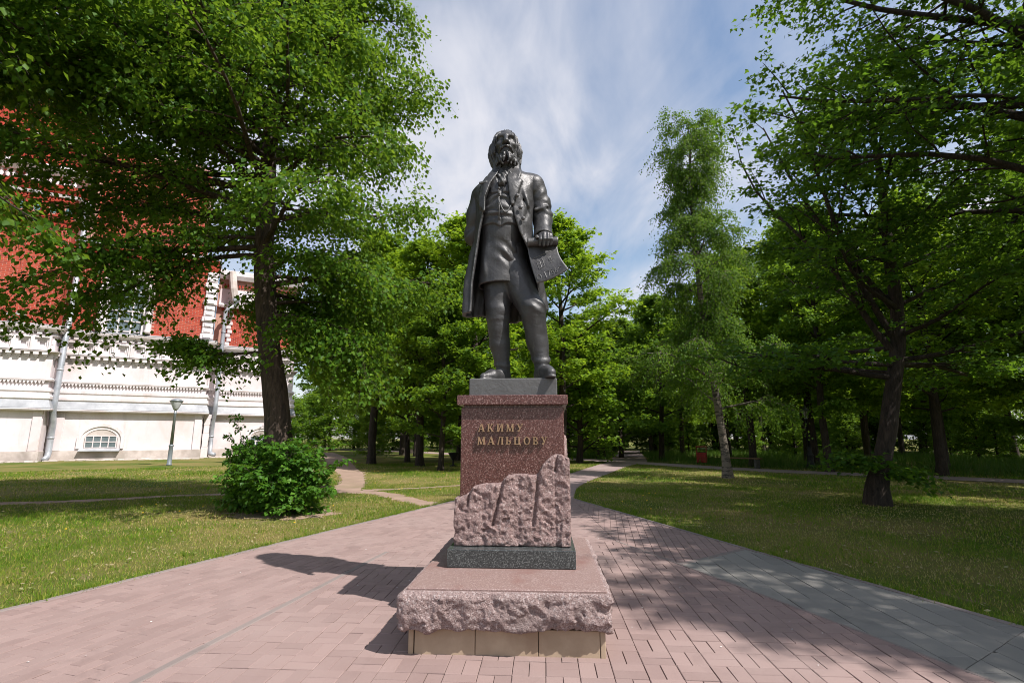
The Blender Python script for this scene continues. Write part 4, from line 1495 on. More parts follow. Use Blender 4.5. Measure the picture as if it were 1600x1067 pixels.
BANDS = []
BANDS.append(band('path', [(0.40, 12.0), (1.05, 15.3), (2.25, 18.6), (5.25, 27.2), (6.9, 31.5), (9.6, 43.0), (13, 58)], [2.0, 1.7, 1.35, 1.7, 2.3, 2.2, 2.2], 0.012, M['path'], 'paved path leading from the pedestal into the wood'))
BANDS.append(band('path', [(30, 4), (22, 11.2), (16.6, 17.2), (14.6, 19.3), (12.2, 21.6), (10.1, 24.2), (7.4, 29.2), (4.4, 34.6), (-1.5, 40.5), (-11, 54), (-24, 66)], [2.0] * 11, 0.016, M['path'], 'paved path crossing at the edge of the wood'))
BANDS.append(band('dirt_path', [(-22, 9.5), (-15, 10.7), (-11.06, 11.5), (-9.45, 12.2), (-8.1, 13.1), (-5.8, 13.8), (-4.6, 14.1), (-3.4, 13.6), (-2.2, 12.0), (-1.4, 10.9)], [0.7, 0.7, 0.55, 0.5, 0.45, 0.55, 0.9, 0.55, 0.5, 0.6], 0.004, M['dirt'], 'trodden earth track across the lawn', 0.09, 3))
BANDS.append(band('dirt_path', [(-4.6, 14.3), (-4.9, 16.2), (-5.6, 18.6), (-6.6, 21.5), (-8.4, 26), (-12.5, 37), (-18, 50)], [1.1, 0.8, 0.85, 1.0, 1.3, 1.6, 1.8], 0.008, M['dirt'], 'trodden earth track winding towards the wood', 0.10, 4))
BANDS.append(band('dirt_path', [(-4.0, 14.3), (-2.6, 15.0), (-1.2, 16.1), (1.0, 17.5), (2.2, 18.2)], [0.5, 0.32, 0.28, 0.3, 0.4], 0.010, M['dirt'], 'faint earth track behind the pedestal', 0.07, 5))

mb = MB()
rr = random.Random(12)
mb.poly([(-4.25 + (0.80 + 0.45 * rr.random()) * math.cos(t), 10.0 + (0.50 + 0.3 * rr.random()) * math.sin(t), 0.0065) for t in np.linspace(0, 6.283, 30)[:-1]])
structure(mb.build('bare_soil', M['dirt']), 'bare soil round the foot of the shrub')


def in_poly(px, py, poly):
    r = np.zeros(len(px), bool)
    n = len(poly)
    for i in range(n):
        (x1, y1), (x2, y2) = poly[i], poly[(i + 1) % n]
        c = ((y1 > py) != (y2 > py)) & (px < (x2 - x1) * (py - y1) / (y2 - y1 + 1e-12) + x1)
        r ^= c
    return r


OUTLINE = [(KX(-2) - 0.025, -2), (5.23, -2), (3.77, 4.05), (2.95, 6.82), (1.41, 12.22), (KX(12.2) - 0.025, 12.22)]


def on_paving(px, py, margin=0.0):
    r = in_poly(px, py, OUTLINE)
    for P in BANDS:
        Q = np.array(P[::3] + [P[-1]])
        for a, b in zip(Q[:-1], Q[1:]):
            d = b[:2] - a[:2]
            if d @ d < 1e-9:
                continue
            t = np.clip(((px - a[0]) * d[0] + (py - a[1]) * d[1]) / (d @ d), 0, 1)
            r |= np.hypot(px - a[0] - t * d[0], py - a[1] - t * d[1]) < a[2] / 2 + margin
    return r


# ---------------------------------------------------------------- grass
def blades(n, rs, region, hgt, wid, lean=0.5):
    r0, r1 = region
    r = np.sqrt(rs.uniform(r0 ** 2, r1 ** 2, n))
    th = rs.uniform(-R(52), R(52), n)
    x, y = r * np.sin(th), r * np.cos(th)
    return x, y


def vn2(x, y, f, s):
    return vnoise(x, y, np.zeros_like(x), f, s)


def build_blades(x, y, h, w, rs, lean, dry):
    n = len(x)
    a = rs.uniform(0, 2 * np.pi, n)
    b = rs.uniform(0, 2 * np.pi, n)
    le = rs.uniform(0.1, 1.0, n) * lean
    p0 = np.stack([x - np.cos(a) * w, y - np.sin(a) * w, np.full(n, -0.004)], 1)
    p1 = np.stack([x + np.cos(a) * w, y + np.sin(a) * w, np.full(n, -0.004)], 1)
    p2 = np.stack([x + np.cos(b) * le * h, y + np.sin(b) * le * h, h * np.sqrt(np.maximum(0.05, 1 - le * le * 0.8))], 1)
    V = np.stack([p0, p1, p2], 1).reshape(-1, 3)
    F = np.arange(3 * n).reshape(-1, 3)
    return V, F, np.repeat(dry, 3)


rsg = np.random.RandomState(11)
GV, GF, GA = [], [], []
n0 = 0
for region, n, hr, w in (((4.6, 9.5), 150000, (0.018, 0.052), 0.0035), ((9.5, 17.0), 170000, (0.022, 0.062), 0.006), ((17.0, 30.0), 120000, (0.03, 0.08), 0.011)):
    x, y = blades(n, rsg, region, hr, w)
    keep = ~on_paving(x, y, -0.05)
    patch = 0.5 + 0.5 * vn2(x, y, 0.55, 2) + 0.35 * vn2(x, y, 1.7, 4)
    keep &= rsg.rand(n) < np.clip(0.25 + 0.85 * patch, 0.10, 1)
    x, y, patch = x[keep], y[keep], patch[keep]
    m_ = len(x)
    dry = np.clip(rsg.rand(m_) * 0.85 + 0.42 - 0.74 * patch + 0.30 * (rsg.rand(m_) ** 4), 0, 1)
    h = rsg.uniform(hr[0], hr[1], m_) * (0.65 + 0.7 * np.clip(patch, 0, 1.3))
    V, F, A = build_blades(x, y, h, w * rsg.uniform(0.7, 1.4, m_), rsg, 0.95, dry)
    GV.append(V); GF.append(F + n0); GA.append(A); n0 += len(V)
# ragged tufts along the kerbs and here and there in the lawn
tx, ty, th_ = [], [], []
rt_ = random.Random(31)
for k in range(420):
    u = rt_.random()
    if k < 170:
        yy = rt_.uniform(3.6, 12.2); xx = KX(yy) - 0.07 - 0.10 * rt_.random() ** 2
    elif k < 300:
        yy = rt_.uniform(3.6, 12.0); xx = float(np.interp(yy, [-2, 4.05, 6.82, 12.22], [5.27, 3.81, 2.99, 1.45])) + 0.10 * rt_.random() ** 2
    else:
        rr_, aa_ = rt_.uniform(5, 13), rt_.uniform(-0.85, 0.85); xx, yy = rr_ * math.sin(aa_), rr_ * math.cos(aa_)
        if on_paving(np.array([xx]), np.array([yy]), 0.1)[0]:
            continue
    nb = rt_.randint(18, 46); hh = rt_.uniform(0.05, 0.11)
    tx.append(xx + rsg.normal(0, 0.035, nb)); ty.append(yy + rsg.normal(0, 0.035, nb)); th_.append(hh * rsg.uniform(0.5, 1.1, nb))
tx, ty, th_ = np.concatenate(tx), np.concatenate(ty), np.concatenate(th_)
V, F, A = build_blades(tx, ty, th_, rsg.uniform(0.003, 0.006, len(tx)), rsg, 0.9, np.clip(rsg.rand(len(tx)) * 0.75, 0, 1))
GV.append(V); GF.append(F + n0); GA.append(A); n0 += len(V)
o = link('lawn_grass', mesh_np('lawn_grass', np.concatenate(GV), np.concatenate(GF), attr={'rnd': np.concatenate(GA)}), M['grass'])
tag(o, 'short half dry grass of the lawns', 'grass', kind='stuff')

# tall meadow grass at the edge of the wood
n = 90000
x = rsg.uniform(-14, 34, n); y = rsg.uniform(14, 52, n)
edge = np.interp(x, [-14, -11, -1.5, 4.4, 7.4, 10.1, 12.2, 14.6, 16.6, 22, 30, 34], [60, 55.5, 42, 36, 30.9, 25.9, 23.3, 21.0, 18.8, 12.7, 5.5, 2])
keep = (y > edge) & ~on_paving(x, y, 0.1) & (rsg.rand(n) < np.clip(0.75 + 0.6 * vn2(x, y, 0.4, 8), 0.1, 1))
x, y = x[keep], y[keep]
h = rsg.uniform(0.15, 0.55, len(x)) * np.clip((y - np.interp(x, [-14, -11, -1.5, 4.4, 7.4, 10.1, 12.2, 14.6, 16.6, 22, 30, 34], [60, 55.5, 42, 36, 30.9, 25.9, 23.3, 21.0, 18.8, 12.7, 5.5, 2])) / 1.5, 0.3, 1)
V, F, A = build_blades(x, y, h, rsg.uniform(0.010, 0.022, len(x)), rsg, 0.6, rsg.rand(len(x)))
o = link('meadow_grass', mesh_np('meadow_grass', V, F, attr={'rnd': A}), M['tall_grass'])
tag(o, 'tall green grass at the edge of the wood', 'grass', kind='stuff')

# scraps on the paving and fallen leaves on the lawn
rs = random.Random(8)
M['scrap'] = mat_two('paper_scrap', (0.75, 0.74, 0.72), (0.6, 0.59, 0.57), 40, 0.8, 0)
M['fallen'] = mat_leaf('fallen_leaf', [(0, (0.16, 0.20, 0.05)), (0.5, (0.30, 0.28, 0.15)), (1, (0.42, 0.32, 0.20))], (0.2, 0.2, 0.05), 0.2)
mb = MB()
for i in range(46):
    y = rs.uniform(3.1, 8.0); x = rs.uniform(KX(y) + 0.2, 2.4 - 0.25 * (y - 4))
    if abs(x) < 0.8 and y > 3.3:
        continue
    s = rs.uniform(0.003, 0.010); a = rs.uniform(0, 6.28)
    mb.poly([(x + s * k * math.cos(a + t), y + s * k * math.sin(a + t), PTOP + 0.004 + 0.003 * rs.random()) for t, k in ((0, 1.6), (1.3, .6), (2.5, 1.1), (4.0, .7), (5.2, 1.0))])
tag(mb.build('paper_scraps', M['scrap']), 'tiny pale scraps scattered on the pink paving', 'litter', kind='stuff')
v, f, a = [], [], []
fr_, ft_ = rsg.uniform(5, 16, 2200), rsg.uniform(-0.9, 0.9, 2200)
fx, fy = fr_ * np.sin(ft_), fr_ * np.cos(ft_)
ok_ = ~on_paving(fx, fy, 0.02)
for x, y in zip(fx[ok_], fy[ok_]):
    s = rs.uniform(0.012, 0.032); an = rs.uniform(0, 6.28); z = rs.uniform(0.02, 0.045)
    k = len(v)
    for dx_, dy_ in ((-1, 0), (0, -.6), (1, 0), (0, .6)):
        v.append((x + s * (dx_ * math.cos(an) - dy_ * math.sin(an)), y + s * (dx_ * math.sin(an) + dy_ * math.cos(an)), z + rs.uniform(-.008, .012)))
    f.append((k, k + 1, k + 2, k + 3)); a += [rs.random()] * 4
o = link('fallen_leaves', mesh_np('fallen_leaves', np.array(v), np.array(f), attr={'rnd': a}), M['fallen'])
tag(o, 'pale fallen leaves scattered over the lawn', 'leaves', kind='stuff')
# dandelions in the lawn
M['yellow'] = mat_two('yellow_petal', (0.75, 0.52, 0.03), (0.65, 0.42, 0.02), 30, 0.7, 0)
mb = MB()
fr_, ft_ = rsg.uniform(9, 24, 90), rsg.uniform(-0.7, 0.3, 90)
fx, fy = fr_ * np.sin(ft_), fr_ * np.cos(ft_)
ok_ = ~on_paving(fx, fy, 0.05)
for x, y in zip(fx[ok_], fy[ok_]):
    z = rs.uniform(0.06, 0.11)
    mb.lathe([(0.004, z - 0.012), (0.017, z), (0.012, z + 0.008)], 6, (x, y))
tag(mb.build('dandelions', M['yellow']), 'yellow dandelion heads dotted over the far lawn', 'flowers', kind='stuff')
# ================================================================ trees
def norm(v):
    return v / (np.linalg.norm(v, axis=-1, keepdims=True) + 1e-9)


def tubes(P, Rd, m):
    """P (B,k,3) polylines, Rd (B,k) radii -> verts, quads"""
    B, k, _ = P.shape
    T = norm(np.gradient(P, axis=1))
    ref = np.where(np.abs(T[..., 2:3]) > 0.9, np.array([1.0, 0.1, 0.0]), np.array([0.05, 0.1, 1.0]))
    A = norm(np.cross(T, ref)); C = np.cross(T, A)
    a = np.arange(m) * 2 * np.pi / m
    V = P[:, :, None, :] + Rd[:, :, None, None] * (A[:, :, None, :] * np.cos(a)[None, None, :, None] + C[:, :, None, :] * np.sin(a)[None, None, :, None])
    idx = np.arange(B * k * m).reshape(B, k, m)
    q = np.stack([idx[:, :-1], np.roll(idx, -1, 2)[:, :-1], np.roll(idx, -1, 2)[:, 1:], idx[:, 1:]], -1).reshape(-1, 4)
    return V.reshape(-1, 3), q


def curve(p0, d, L, bend, k, rs, wob=0.06):
    """polylines from p0 along d with length L, bend added quadratically"""
    s = np.linspace(0, 1, k)[None, :, None]
    B = len(p0)
    P = p0[:, None, :] + L[:, None, None] * (d[:, None, :] * s + bend[:, None, :] * s ** 2)
    ph = rs.uniform(0, 6.28, (B, 1, 3))
    P = P + wob * L[:, None, None] * np.sin(s * rs.uniform(3, 7, (B, 1, 3)) + ph) * s - wob * L[:, None, None] * np.sin(ph) * s * (1 - s) * 0.3
    return P


def sample(P, s):
    """points and tangents at parameter s (B,n) on polylines P (B,k,3)"""
    B, k, _ = P.shape
    f = s * (k - 1)
    i = np.clip(f.astype(int), 0, k - 2)
    t = (f - i)[..., None]
    b = np.arange(B)[:, None]
    a, c = P[b, i], P[b, i + 1]
    return a + (c - a) * t, norm(c - a)


LEAF = {
    'round': (np.array([(0, 0, 0), (-0.40, 0.28, 0.07), (-0.40, 0.66, 0.05), (0, 1.05, -0.10), (0.40, 0.66, 0.05), (0.40, 0.28, 0.07)]), [(0, 3, 2, 1), (0, 5, 4, 3)]),
    'rhomb': (np.array([(0, 0, 0), (-0.42, 0.48, 0.08), (0, 1.05, -0.08), (0.42, 0.48, 0.08)]), [(0, 2, 1), (0, 3, 2)]),
    'star': (np.array([(0, 0, 0), (-0.55, 0.30, 0.04), (-0.24, 0.55, 0.0), (0, 1.1, -0.06), (0.24, 0.55, 0.0), (0.55, 0.30, 0.04)]), [(0, 3, 2, 1), (0, 5, 4, 3)]),
}


def leaves(pos, dirs, up, size, kind, rs):
    T, faces = LEAF[kind]
    y = norm(dirs)
    x = norm(np.cross(y, up)); z = np.cross(x, y)
    V = pos[:, None, :] + size[:, None, None] * (T[None, :, 0, None] * x[:, None, :] + T[None, :, 1, None] * y[:, None, :] + T[None, :, 2, None] * z[:, None, :])
    n, m = len(pos), len(T)
    base = (np.arange(n) * m)[:, None]
    F = [np.concatenate([base + np.array(f)[None, :] for f in faces])]
    return V.reshape(-1, 3), F, m


def make_tree(seed, trunk, n1, crown_z, prof, elev, n2=9, n3=6, lp=16, ls=(0.07, 0.11), kind='rhomb', droop=0.0, tropism=0.15,
              twig=0.55, extra=None, flat=0.5, spread=0.10, r1=0.30, sparse=None, l2f=0.42, leaf_droop=0.35, colvar=0.25, bare=0):
    """trunk: list of (x,y,z,r) ; prof(h) crown radius for h in 0..1 ; elev(h) branch angle (deg).
    extra: hand-placed limbs (z, azimuth deg, length, elevation deg, droop). Returns wood mesh data and leaf mesh data"""
    rs = np.random.RandomState(seed)
    tr = np.array(trunk, float)
    z0, z1 = crown_z
    WV, WF = [], []
    nv = 0

    def addw(P, Rd, m):
        nonlocal nv
        V, q = tubes(P, Rd, m)
        WV.append(V); WF.append(q + nv); nv += len(V)
    # trunk, resampled with flare and knots
    zz = np.linspace(0, 1, 26)
    tz = np.concatenate([[0], np.cumsum(np.linalg.norm(np.diff(tr[:, :3], axis=0), axis=1))]); tz /= tz[-1]
    TP = np.stack([np.interp(zz, tz, tr[:, i]) for i in range(4)], 1)
    wob = np.stack([vnoise(zz * 7, zz * 0, zz * 0 + seed, 1.0, 3), vnoise(zz * 7, zz * 0 + 5, zz * 0 + seed, 1.0, 5)], 1) * TP[:, 3:4] * 0.35
    TP[1:, :2] += wob[1:]
    TP[0, 2] -= 0.35
    m = 22
    V, q = tubes(TP[None, :, :3], TP[None, :, 3], m)
    c = np.repeat(TP[:, :3], m, 0)
    lump = 1 + 0.10 * fbm(V[:, 0] * 1.0, V[:, 1] * 1.0, V[:, 2] * 0.35, 5.0, 2, seed)
    low = np.clip(1 - V[:, 2] / (2.2 * TP[0, 3]), 0, 1.2)
    a = np.arctan2(V[:, 1] - c[:, 1], V[:, 0] - c[:, 0])
    lump = lump + low ** 1.5 * (0.28 + 0.20 * np.sin(5 * a + seed))
    V = c + (V - c) * lump[:, None]
    WV.append(V); WF.append(q + nv); nv += len(V)
    # limbs
    h = (np.arange(n1) + rs.uniform(0, 1, n1)) / n1
    h = h ** 0.9
    zst = z0 + h * (z1 - z0) * 0.94
    az = np.arange(n1) * 2.39996 + rs.uniform(-0.5, 0.5, n1)
    L = np.array([prof(t) for t in h]) * rs.uniform(0.75, 1.12, n1)
    ev = np.radians(np.array([elev(t) for t in h]) + rs.uniform(-10, 10, n1))
    dr = np.full(n1, droop) * rs.uniform(0.5, 1.5, n1)
    if extra:
        ex = np.array(extra, float)
        zst = np.concatenate([zst, ex[:, 0]]); az = np.concatenate([az, np.radians(ex[:, 1])]); L = np.concatenate([L, ex[:, 2]])
        ev = np.concatenate([ev, np.radians(ex[:, 3])]); dr = np.concatenate([dr, ex[:, 4]])
    if sparse is not None:
        k = sparse(zst, az, rs)
        zst, az, L, ev, dr = zst[k], az[k], L[k], ev[k], dr[k]
    p0 = np.stack([np.interp(zst, TP[:, 2], TP[:, i]) for i in range(3)], 1)
    d1 = np.stack([np.cos(az) * np.cos(ev), np.sin(az) * np.cos(ev), np.sin(ev)], 1)
    bend = np.stack([np.zeros_like(dr), np.zeros_like(dr), tropism * 0.6 - dr], 1)
    P1 = curve(p0, d1, L, bend, 9, rs, 0.05)
    rt = np.interp(zst, TP[:, 2], TP[:, 3])
    r1a = np.minimum(rt * 0.55, 0.012 + 0.0145 * L * (r1 / 0.30))
    R1 = r1a[:, None] * np.linspace(1, 0.22, 9)[None, :]
    addw(P1, R1, 7)
    # second order
    B1 = len(P1)
    s2 = np.clip((np.arange(n2)[None, :] + rs.uniform(0, 1, (B1, n2))) / n2 * 0.82 + 0.18, 0, 0.99)
    q2, t2 = sample(P1, s2)
    q2, t2 = q2.reshape(-1, 3), t2.reshape(-1, 3)
    sd = np.where(np.arange(len(q2)) % 2 == 0, 1.0, -1.0)
    side = norm(np.cross(t2, np.array([0, 0, 1.0])))
    an = np.radians(rs.uniform(32, 68, len(q2)))
    d2 = norm(t2 * np.cos(an)[:, None] + side * (sd * np.sin(an))[:, None] + np.array([0, 0, 1.0]) * rs.uniform(-0.35, 0.45, (len(q2), 1)) * (1.15 - flat))
    L2 = np.repeat(L, n2) * l2f * (1.12 - 0.68 * s2.ravel()) * rs.uniform(0.7, 1.25, len(q2))
    L2 = np.maximum(L2, 0.3)
    b2 = np.stack([0 * L2, 0 * L2, tropism * 0.3 - np.repeat(dr, n2) * 0.9], 1)
    P2 = curve(q2, d2, L2, b2, 6, rs, 0.06)
    R2 = (0.005 + 0.010 * L2)[:, None] * np.linspace(1, 0.25, 6)[None, :]
    addw(P2, R2, 5)
    # twigs
    B2 = len(P2)
    s3 = np.clip((np.arange(n3)[None, :] + rs.uniform(0, 1, (B2, n3))) / n3 * 0.85 + 0.15, 0, 1)
    q3, t3 = sample(P2, s3)
    q3, t3 = q3.reshape(-1, 3), t3.reshape(-1, 3)
    sd = np.where(np.arange(len(q3)) % 2 == 0, 1.0, -1.0)
    side = norm(np.cross(t3, np.array([0, 0, 1.0])))
    an = np.radians(rs.uniform(15, 65, len(q3)))
    d3 = norm(t3 * np.cos(an)[:, None] + side * (sd * np.sin(an))[:, None] + np.array([0, 0, 1.0]) * rs.uniform(-0.4, 0.5, (len(q3), 1)) * (1.15 - flat))
    L3 = twig * rs.uniform(0.5, 1.3, len(q3))
    b3 = np.stack([0 * L3, 0 * L3, -leaf_droop * rs.uniform(0.3, 1.3, len(q3)) - np.repeat(np.repeat(dr, n2), n3) * 0.8], 1)
    P3 = curve(q3, d3, L3, b3, 4, rs, 0.05)
    addw(P3, np.maximum(0.0035, 0.0055 * L3)[:, None] * np.linspace(1, 0.4, 4)[None, :], 3)
    # leaves along twigs
    B3 = len(P3)
    if bare:
        keep = rs.rand(B3) > bare
        P3 = P3[keep]; B3 = len(P3)
    s4 = np.clip((np.arange(lp)[None, :] + rs.uniform(0, 1, (B3, lp))) / lp * 0.95 + 0.08, 0, 1)
    q4, t4 = sample(P3, s4)
    q4, t4 = q4.reshape(-1, 3), t4.reshape(-1, 3)
    n = len(q4)
    q4 = q4 + rs.normal(0, spread, (n, 3)) * np.array([1, 1, 0.55])
    side = norm(np.cross(t4, np.array([0, 0, 1.0]))) * rs.choice([-1.0, 1.0], n)[:, None]
    d4 = norm(t4 * rs.uniform(0.1, 0.9, (n, 1)) + side * rs.uniform(0.3, 1.0, (n, 1)) + np.array([0, 0, -1.0]) * leaf_droop * rs.uniform(0.2, 1.4, (n, 1)) + rs.normal(0, 0.25, (n, 3)))
    up = norm(np.array([0, 0, 1.0]) + rs.normal(0, 0.42, (n, 3)))
    sz = rs.uniform(ls[0], ls[1], n)
    LV, LF, mm = leaves(q4, d4, up, sz, kind, rs)
    tw = np.repeat(rs.rand(B3), lp)
    rnd = np.clip(0.5 + colvar * rs.normal(0, 1, n) + 0.35 * (tw - 0.5), 0, 1)
    return (np.concatenate(WV), np.concatenate(WF)), (LV, LF, np.repeat(rnd, mm))


def tree_obj(data, name, label, loc, rz, wood, leaf, group=None, scale=1.0, cat='tree', kid=('trunk', 'crown')):
    (WV, WF), (LV, LF, rnd) = data
    t = thing(name, label, cat, loc, rz, group)
    t.scale = (scale,) * 3
    a = link(kid[0], mesh_np(kid[0], WV, WF, smooth=True), wood, t)
    b = link(kid[1], mesh_np(kid[1], LV, LF, attr={'rnd': rnd}), leaf, t)
    return t


def copy_tree(t, label, loc, rz, scale, group, zs=1.0):
    c = t.copy(); COL.objects.link(c)
    c.location = loc; c.rotation_euler = (0, 0, rz)
    c.scale = (scale, scale, scale * zs)
    c['label'] = label
    if group:
        c['group'] = group
    for ch in t.children:
        d = ch.copy(); COL.objects.link(d); d.parent = c
    return c


# --- the big linden beside the path
lin = make_tree(21, [(0.05, 0, 0, 0.29), (-0.08, 0, 1.4, 0.255), (-0.50, 0, 3.2, 0.225), (-0.85, 0.1, 5.5, 0.19), (-0.95, 0.15, 8.5, 0.15), (-0.95, 0.1, 12, 0.08), (-0.9, 0, 15.5, 0.02)],
                66, (4.6, 15.2), lambda h: (3.2 + 0.9 * math.sin(math.pi * min(1, h * 1.25 + 0.18))) * (1 - 0.50 * h ** 2.4), lambda h: 14 + 38 * h,
                n2=11, n3=7, lp=31, ls=(0.06, 0.112), kind='rhomb', droop=0.20, tropism=0.20, twig=0.60, flat=0.45, spread=0.11, leaf_droop=0.50, l2f=0.40,
                sparse=lambda z, az, rs: ~((np.arange(len(z)) < 66) & (((z < 6.6) & (np.abs(np.sin(az) + 0.75) < 0.5) & (np.cos(az) < 0.55)) | ((z < 6.2) & (np.cos(az) < -0.3)))),
                extra=[(3.5, 8, 2.0, 10, 0.52), (3.7, 24, 2.3, 14, 0.58), (3.9, -8, 2.1, 12, 0.55), (4.2, 38, 2.6, 16, 0.5), (3.15, 190, 1.75, -2, 0.06), (5.3, 199, 3.3, -6, 0.42), (5.7, 214, 2.7, -2, 0.42),
                       (6.1, 186, 4.3, 6, 0.24), (6.7, 204, 4.8, 9, 0.22), (7.2, 168, 4.9, 10, 0.20), (6.3, 226, 4.2, 6, 0.24), (7.9, 193, 5.2, 9, 0.18), (8.4, 215, 4.8, 10, 0.18), (7.4, 236, 4.4, 10, 0.2),
                       (4.4, 62, 2.4, 12, 0.40), (4.8, 20, 2.6, 10, 0.42), (4.6, 100, 2.2, 10, 0.35), (5.0, -20, 2.4, 14, 0.40), (4.1, 80, 1.9, 6, 0.35),
                       (6.8, -80, 4.2, 12, 0.14), (7.4, -58, 3.8, 15, 0.12), (7.6, -112, 4.4, 12, 0.12), (8.4, -92, 4.6, 10, 0.10), (5.5, 207, 4.1, -8, 0.32)])
LINDEN = tree_obj(lin, 'linden_tree', 'big leafy linden with leaning trunk and a bush at its foot', (-4.62, 10.55, 0), 0, M['bark'], M['leaf_linden'])

# --- shrub round the linden's foot
bush = make_tree(5, [(0, 0, 0, 0.03), (0, 0, 0.5, 0.02), (0, 0, 1.0, 0.01)], 60, (0.05, 0.60), lambda h: 0.82 + 0.22 * h, lambda h: 6 + 62 * h,
                 n2=5, n3=4, lp=7, ls=(0.07, 0.13), kind='rhomb', droop=0.05, tropism=0.2, twig=0.22, flat=0.3, spread=0.035, leaf_droop=0.4, l2f=0.35,
                 extra=[(0.3, 15, 1.45, 42, 0.2), (0.35, 75, 1.5, 58, 0.1), (0.3, 160, 1.5, 48, 0.15), (0.4, 200, 1.45, 30, 0.2), (0.3, 250, 1.35, 40, 0.2), (0.35, 300, 1.5, 52, 0.15), (0.2, 340, 1.5, 22, 0.2), (0.4, 120, 1.6, 66, 0.05)])
tree_obj(bush, 'shrub', 'dense bright green shrub hiding the foot of the linden', (-4.30, 10.05, 0), 0, M['bark_dark'], M['leaf_bush'], cat='bush', kid=('stems', 'foliage'), scale=0.84)

b2 = copy_tree([o for o in COL.objects if o.name == 'shrub'][0], 'smaller leafy shoots on the wall side of the linden trunk', (-5.15, 10.45, 0), 2.0, 0.58, None, 1.5)
# --- maple leaning on the shaded lawn
map_r = make_tree(33, [(0, 0, 0, 0.23), (0.26, 0, 1.0, 0.175), (0.72, 0, 2.6, 0.155), (1.08, 0.1, 4.5, 0.135), (1.15, 0.1, 6.5, 0.10), (1.1, 0.1, 8.5, 0.06), (1.1, 0, 10.2, 0.015)],
                  26, (2.9, 9.6), lambda h: 3.7 * (1 - 0.55 * h ** 1.4), lambda h: 2 + 50 * h, n2=9, n3=6, lp=18, ls=(0.08, 0.135), kind='star', droop=0.05, tropism=0.10,
                  twig=0.6, flat=0.75, spread=0.09, leaf_droop=0.22, l2f=0.38, bare=0.30,
                  extra=[(2.7, 175, 3.9, 6, 0.04), (3.0, 190, 3.6, 2, 0.06), (2.8, 155, 3.2, 10, 0.05), (3.1, -40, 3.4, 6, 0.05), (3.0, 20, 3.2, 5, 0.05), (3.2, 168, 5.0, 58, -0.12), (3.5, 185, 5.6, 64, -0.1), (4.2, 150, 5.0, 62, -0.1), (0.75, 185, 0.55, 25, 0.1), (0.6, 10, 0.35, 10, 0.1)])
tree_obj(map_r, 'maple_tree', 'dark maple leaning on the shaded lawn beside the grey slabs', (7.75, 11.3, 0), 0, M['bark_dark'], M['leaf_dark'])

# --- birch
bir = make_tree(41, [(0.06, 0, 0, 0.17), (0.02, 0, 1.0, 0.135), (-0.15, 0, 3.0, 0.125), (-0.42, 0, 5.5, 0.11), (-0.55, 0, 9.0, 0.08), (-0.5, 0, 11.8, 0.05), (-0.45, 0, 14.2, 0.012)],
                48, (2.3, 14.0), lambda h: 2.9 * (1 - 0.5 * h) * (0.72 + 0.45 * math.sin(h * 15)), lambda h: 28 + 22 * h, n2=9, n3=7, lp=25, ls=(0.055, 0.09), kind='rhomb', droop=0.44, tropism=0.25,
                twig=0.66, flat=0.1, spread=0.065, leaf_droop=0.9, l2f=0.46)
tree_obj(bir, 'birch_tree', 'slender pale-barked birch on the lawn with drooping sprays', (7.58, 18.7, 0), 0, M['birch_bark'], M['leaf_birch'])

# --- tall tree outside the frame, its boughs reach in
over = make_tree(52, [(0, 0, 0, 0.42), (-0.1, 0, 2.5, 0.34), (-0.3, 0.1, 6, 0.27), (-0.3, 0.1, 10, 0.18), (-0.2, 0, 14.5, 0.03)],
                 28, (4.6, 14.0), lambda h: 4.7 * (1 - 0.5 * h ** 1.5), lambda h: 10 + 40 * h, n2=10, n3=6, lp=24, ls=(0.07, 0.11), kind='star', droop=0.12, tropism=0.12,
                 twig=0.62, flat=0.6, spread=0.09, leaf_droop=0.35, l2f=0.44,
                 extra=[(5.2, 176, 5.2, 14, 0.05), (6.4, 165, 5.6, 20, 0.10), (7.4, 188, 5.4, 22, 0.12), (7.0, 150, 5.2, 16, 0.1), (8.2, 172, 5.2, 22, 0.12)])
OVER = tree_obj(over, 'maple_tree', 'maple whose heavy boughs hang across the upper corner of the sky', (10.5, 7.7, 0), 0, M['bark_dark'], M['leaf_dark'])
copy_tree(LINDEN, 'second linden beyond the frame whose leaves darken the upper corner above the brick wing', (-12.9, 7.6, 0), 2.6, 1.2, None)
SHADER = copy_tree(OVER, 'spreading maple that shades the grey slabs, only its shadow in sight', (10.0, 0.6, 0), 2.1, 0.80, None)

# --- the wood: a few kinds, many trees
wa = make_tree(61, [(0, 0, 0, 0.24), (0.1, 0, 3, 0.20), (0.2, 0.1, 7, 0.15), (0.1, 0.2, 11, 0.07), (0, 0.1, 14, 0.015)], 32, (2.6, 13.8), lambda h: 3.9 * (0.75 + 0.35 * math.sin(h * 3.6)) * (1 - 0.6 * h ** 2), lambda h: 4 + 48 * h,
               n2=8, n3=6, lp=17, ls=(0.13, 0.22), kind='star', droop=0.02, tropism=0.14, twig=0.72, flat=0.55, spread=0.12, leaf_droop=0.30, l2f=0.44)
wb = make_tree(62, [(0, 0, 0, 0.22), (-0.1, 0, 4, 0.18), (0.1, 0.1, 9, 0.13), (0.1, 0.0, 14, 0.06), (0, 0, 17, 0.015)], 34, (3.4, 16.6), lambda h: 3.2 * (0.7 + 0.45 * math.sin(h * 3.3)) * (1 - 0.5 * h ** 2), lambda h: 16 + 42 * h,
               n2=8, n3=6, lp=16, ls=(0.13, 0.22), kind='rhomb', droop=0.16, tropism=0.16, twig=0.75, flat=0.55, spread=0.14, leaf_droop=0.4, l2f=0.42)
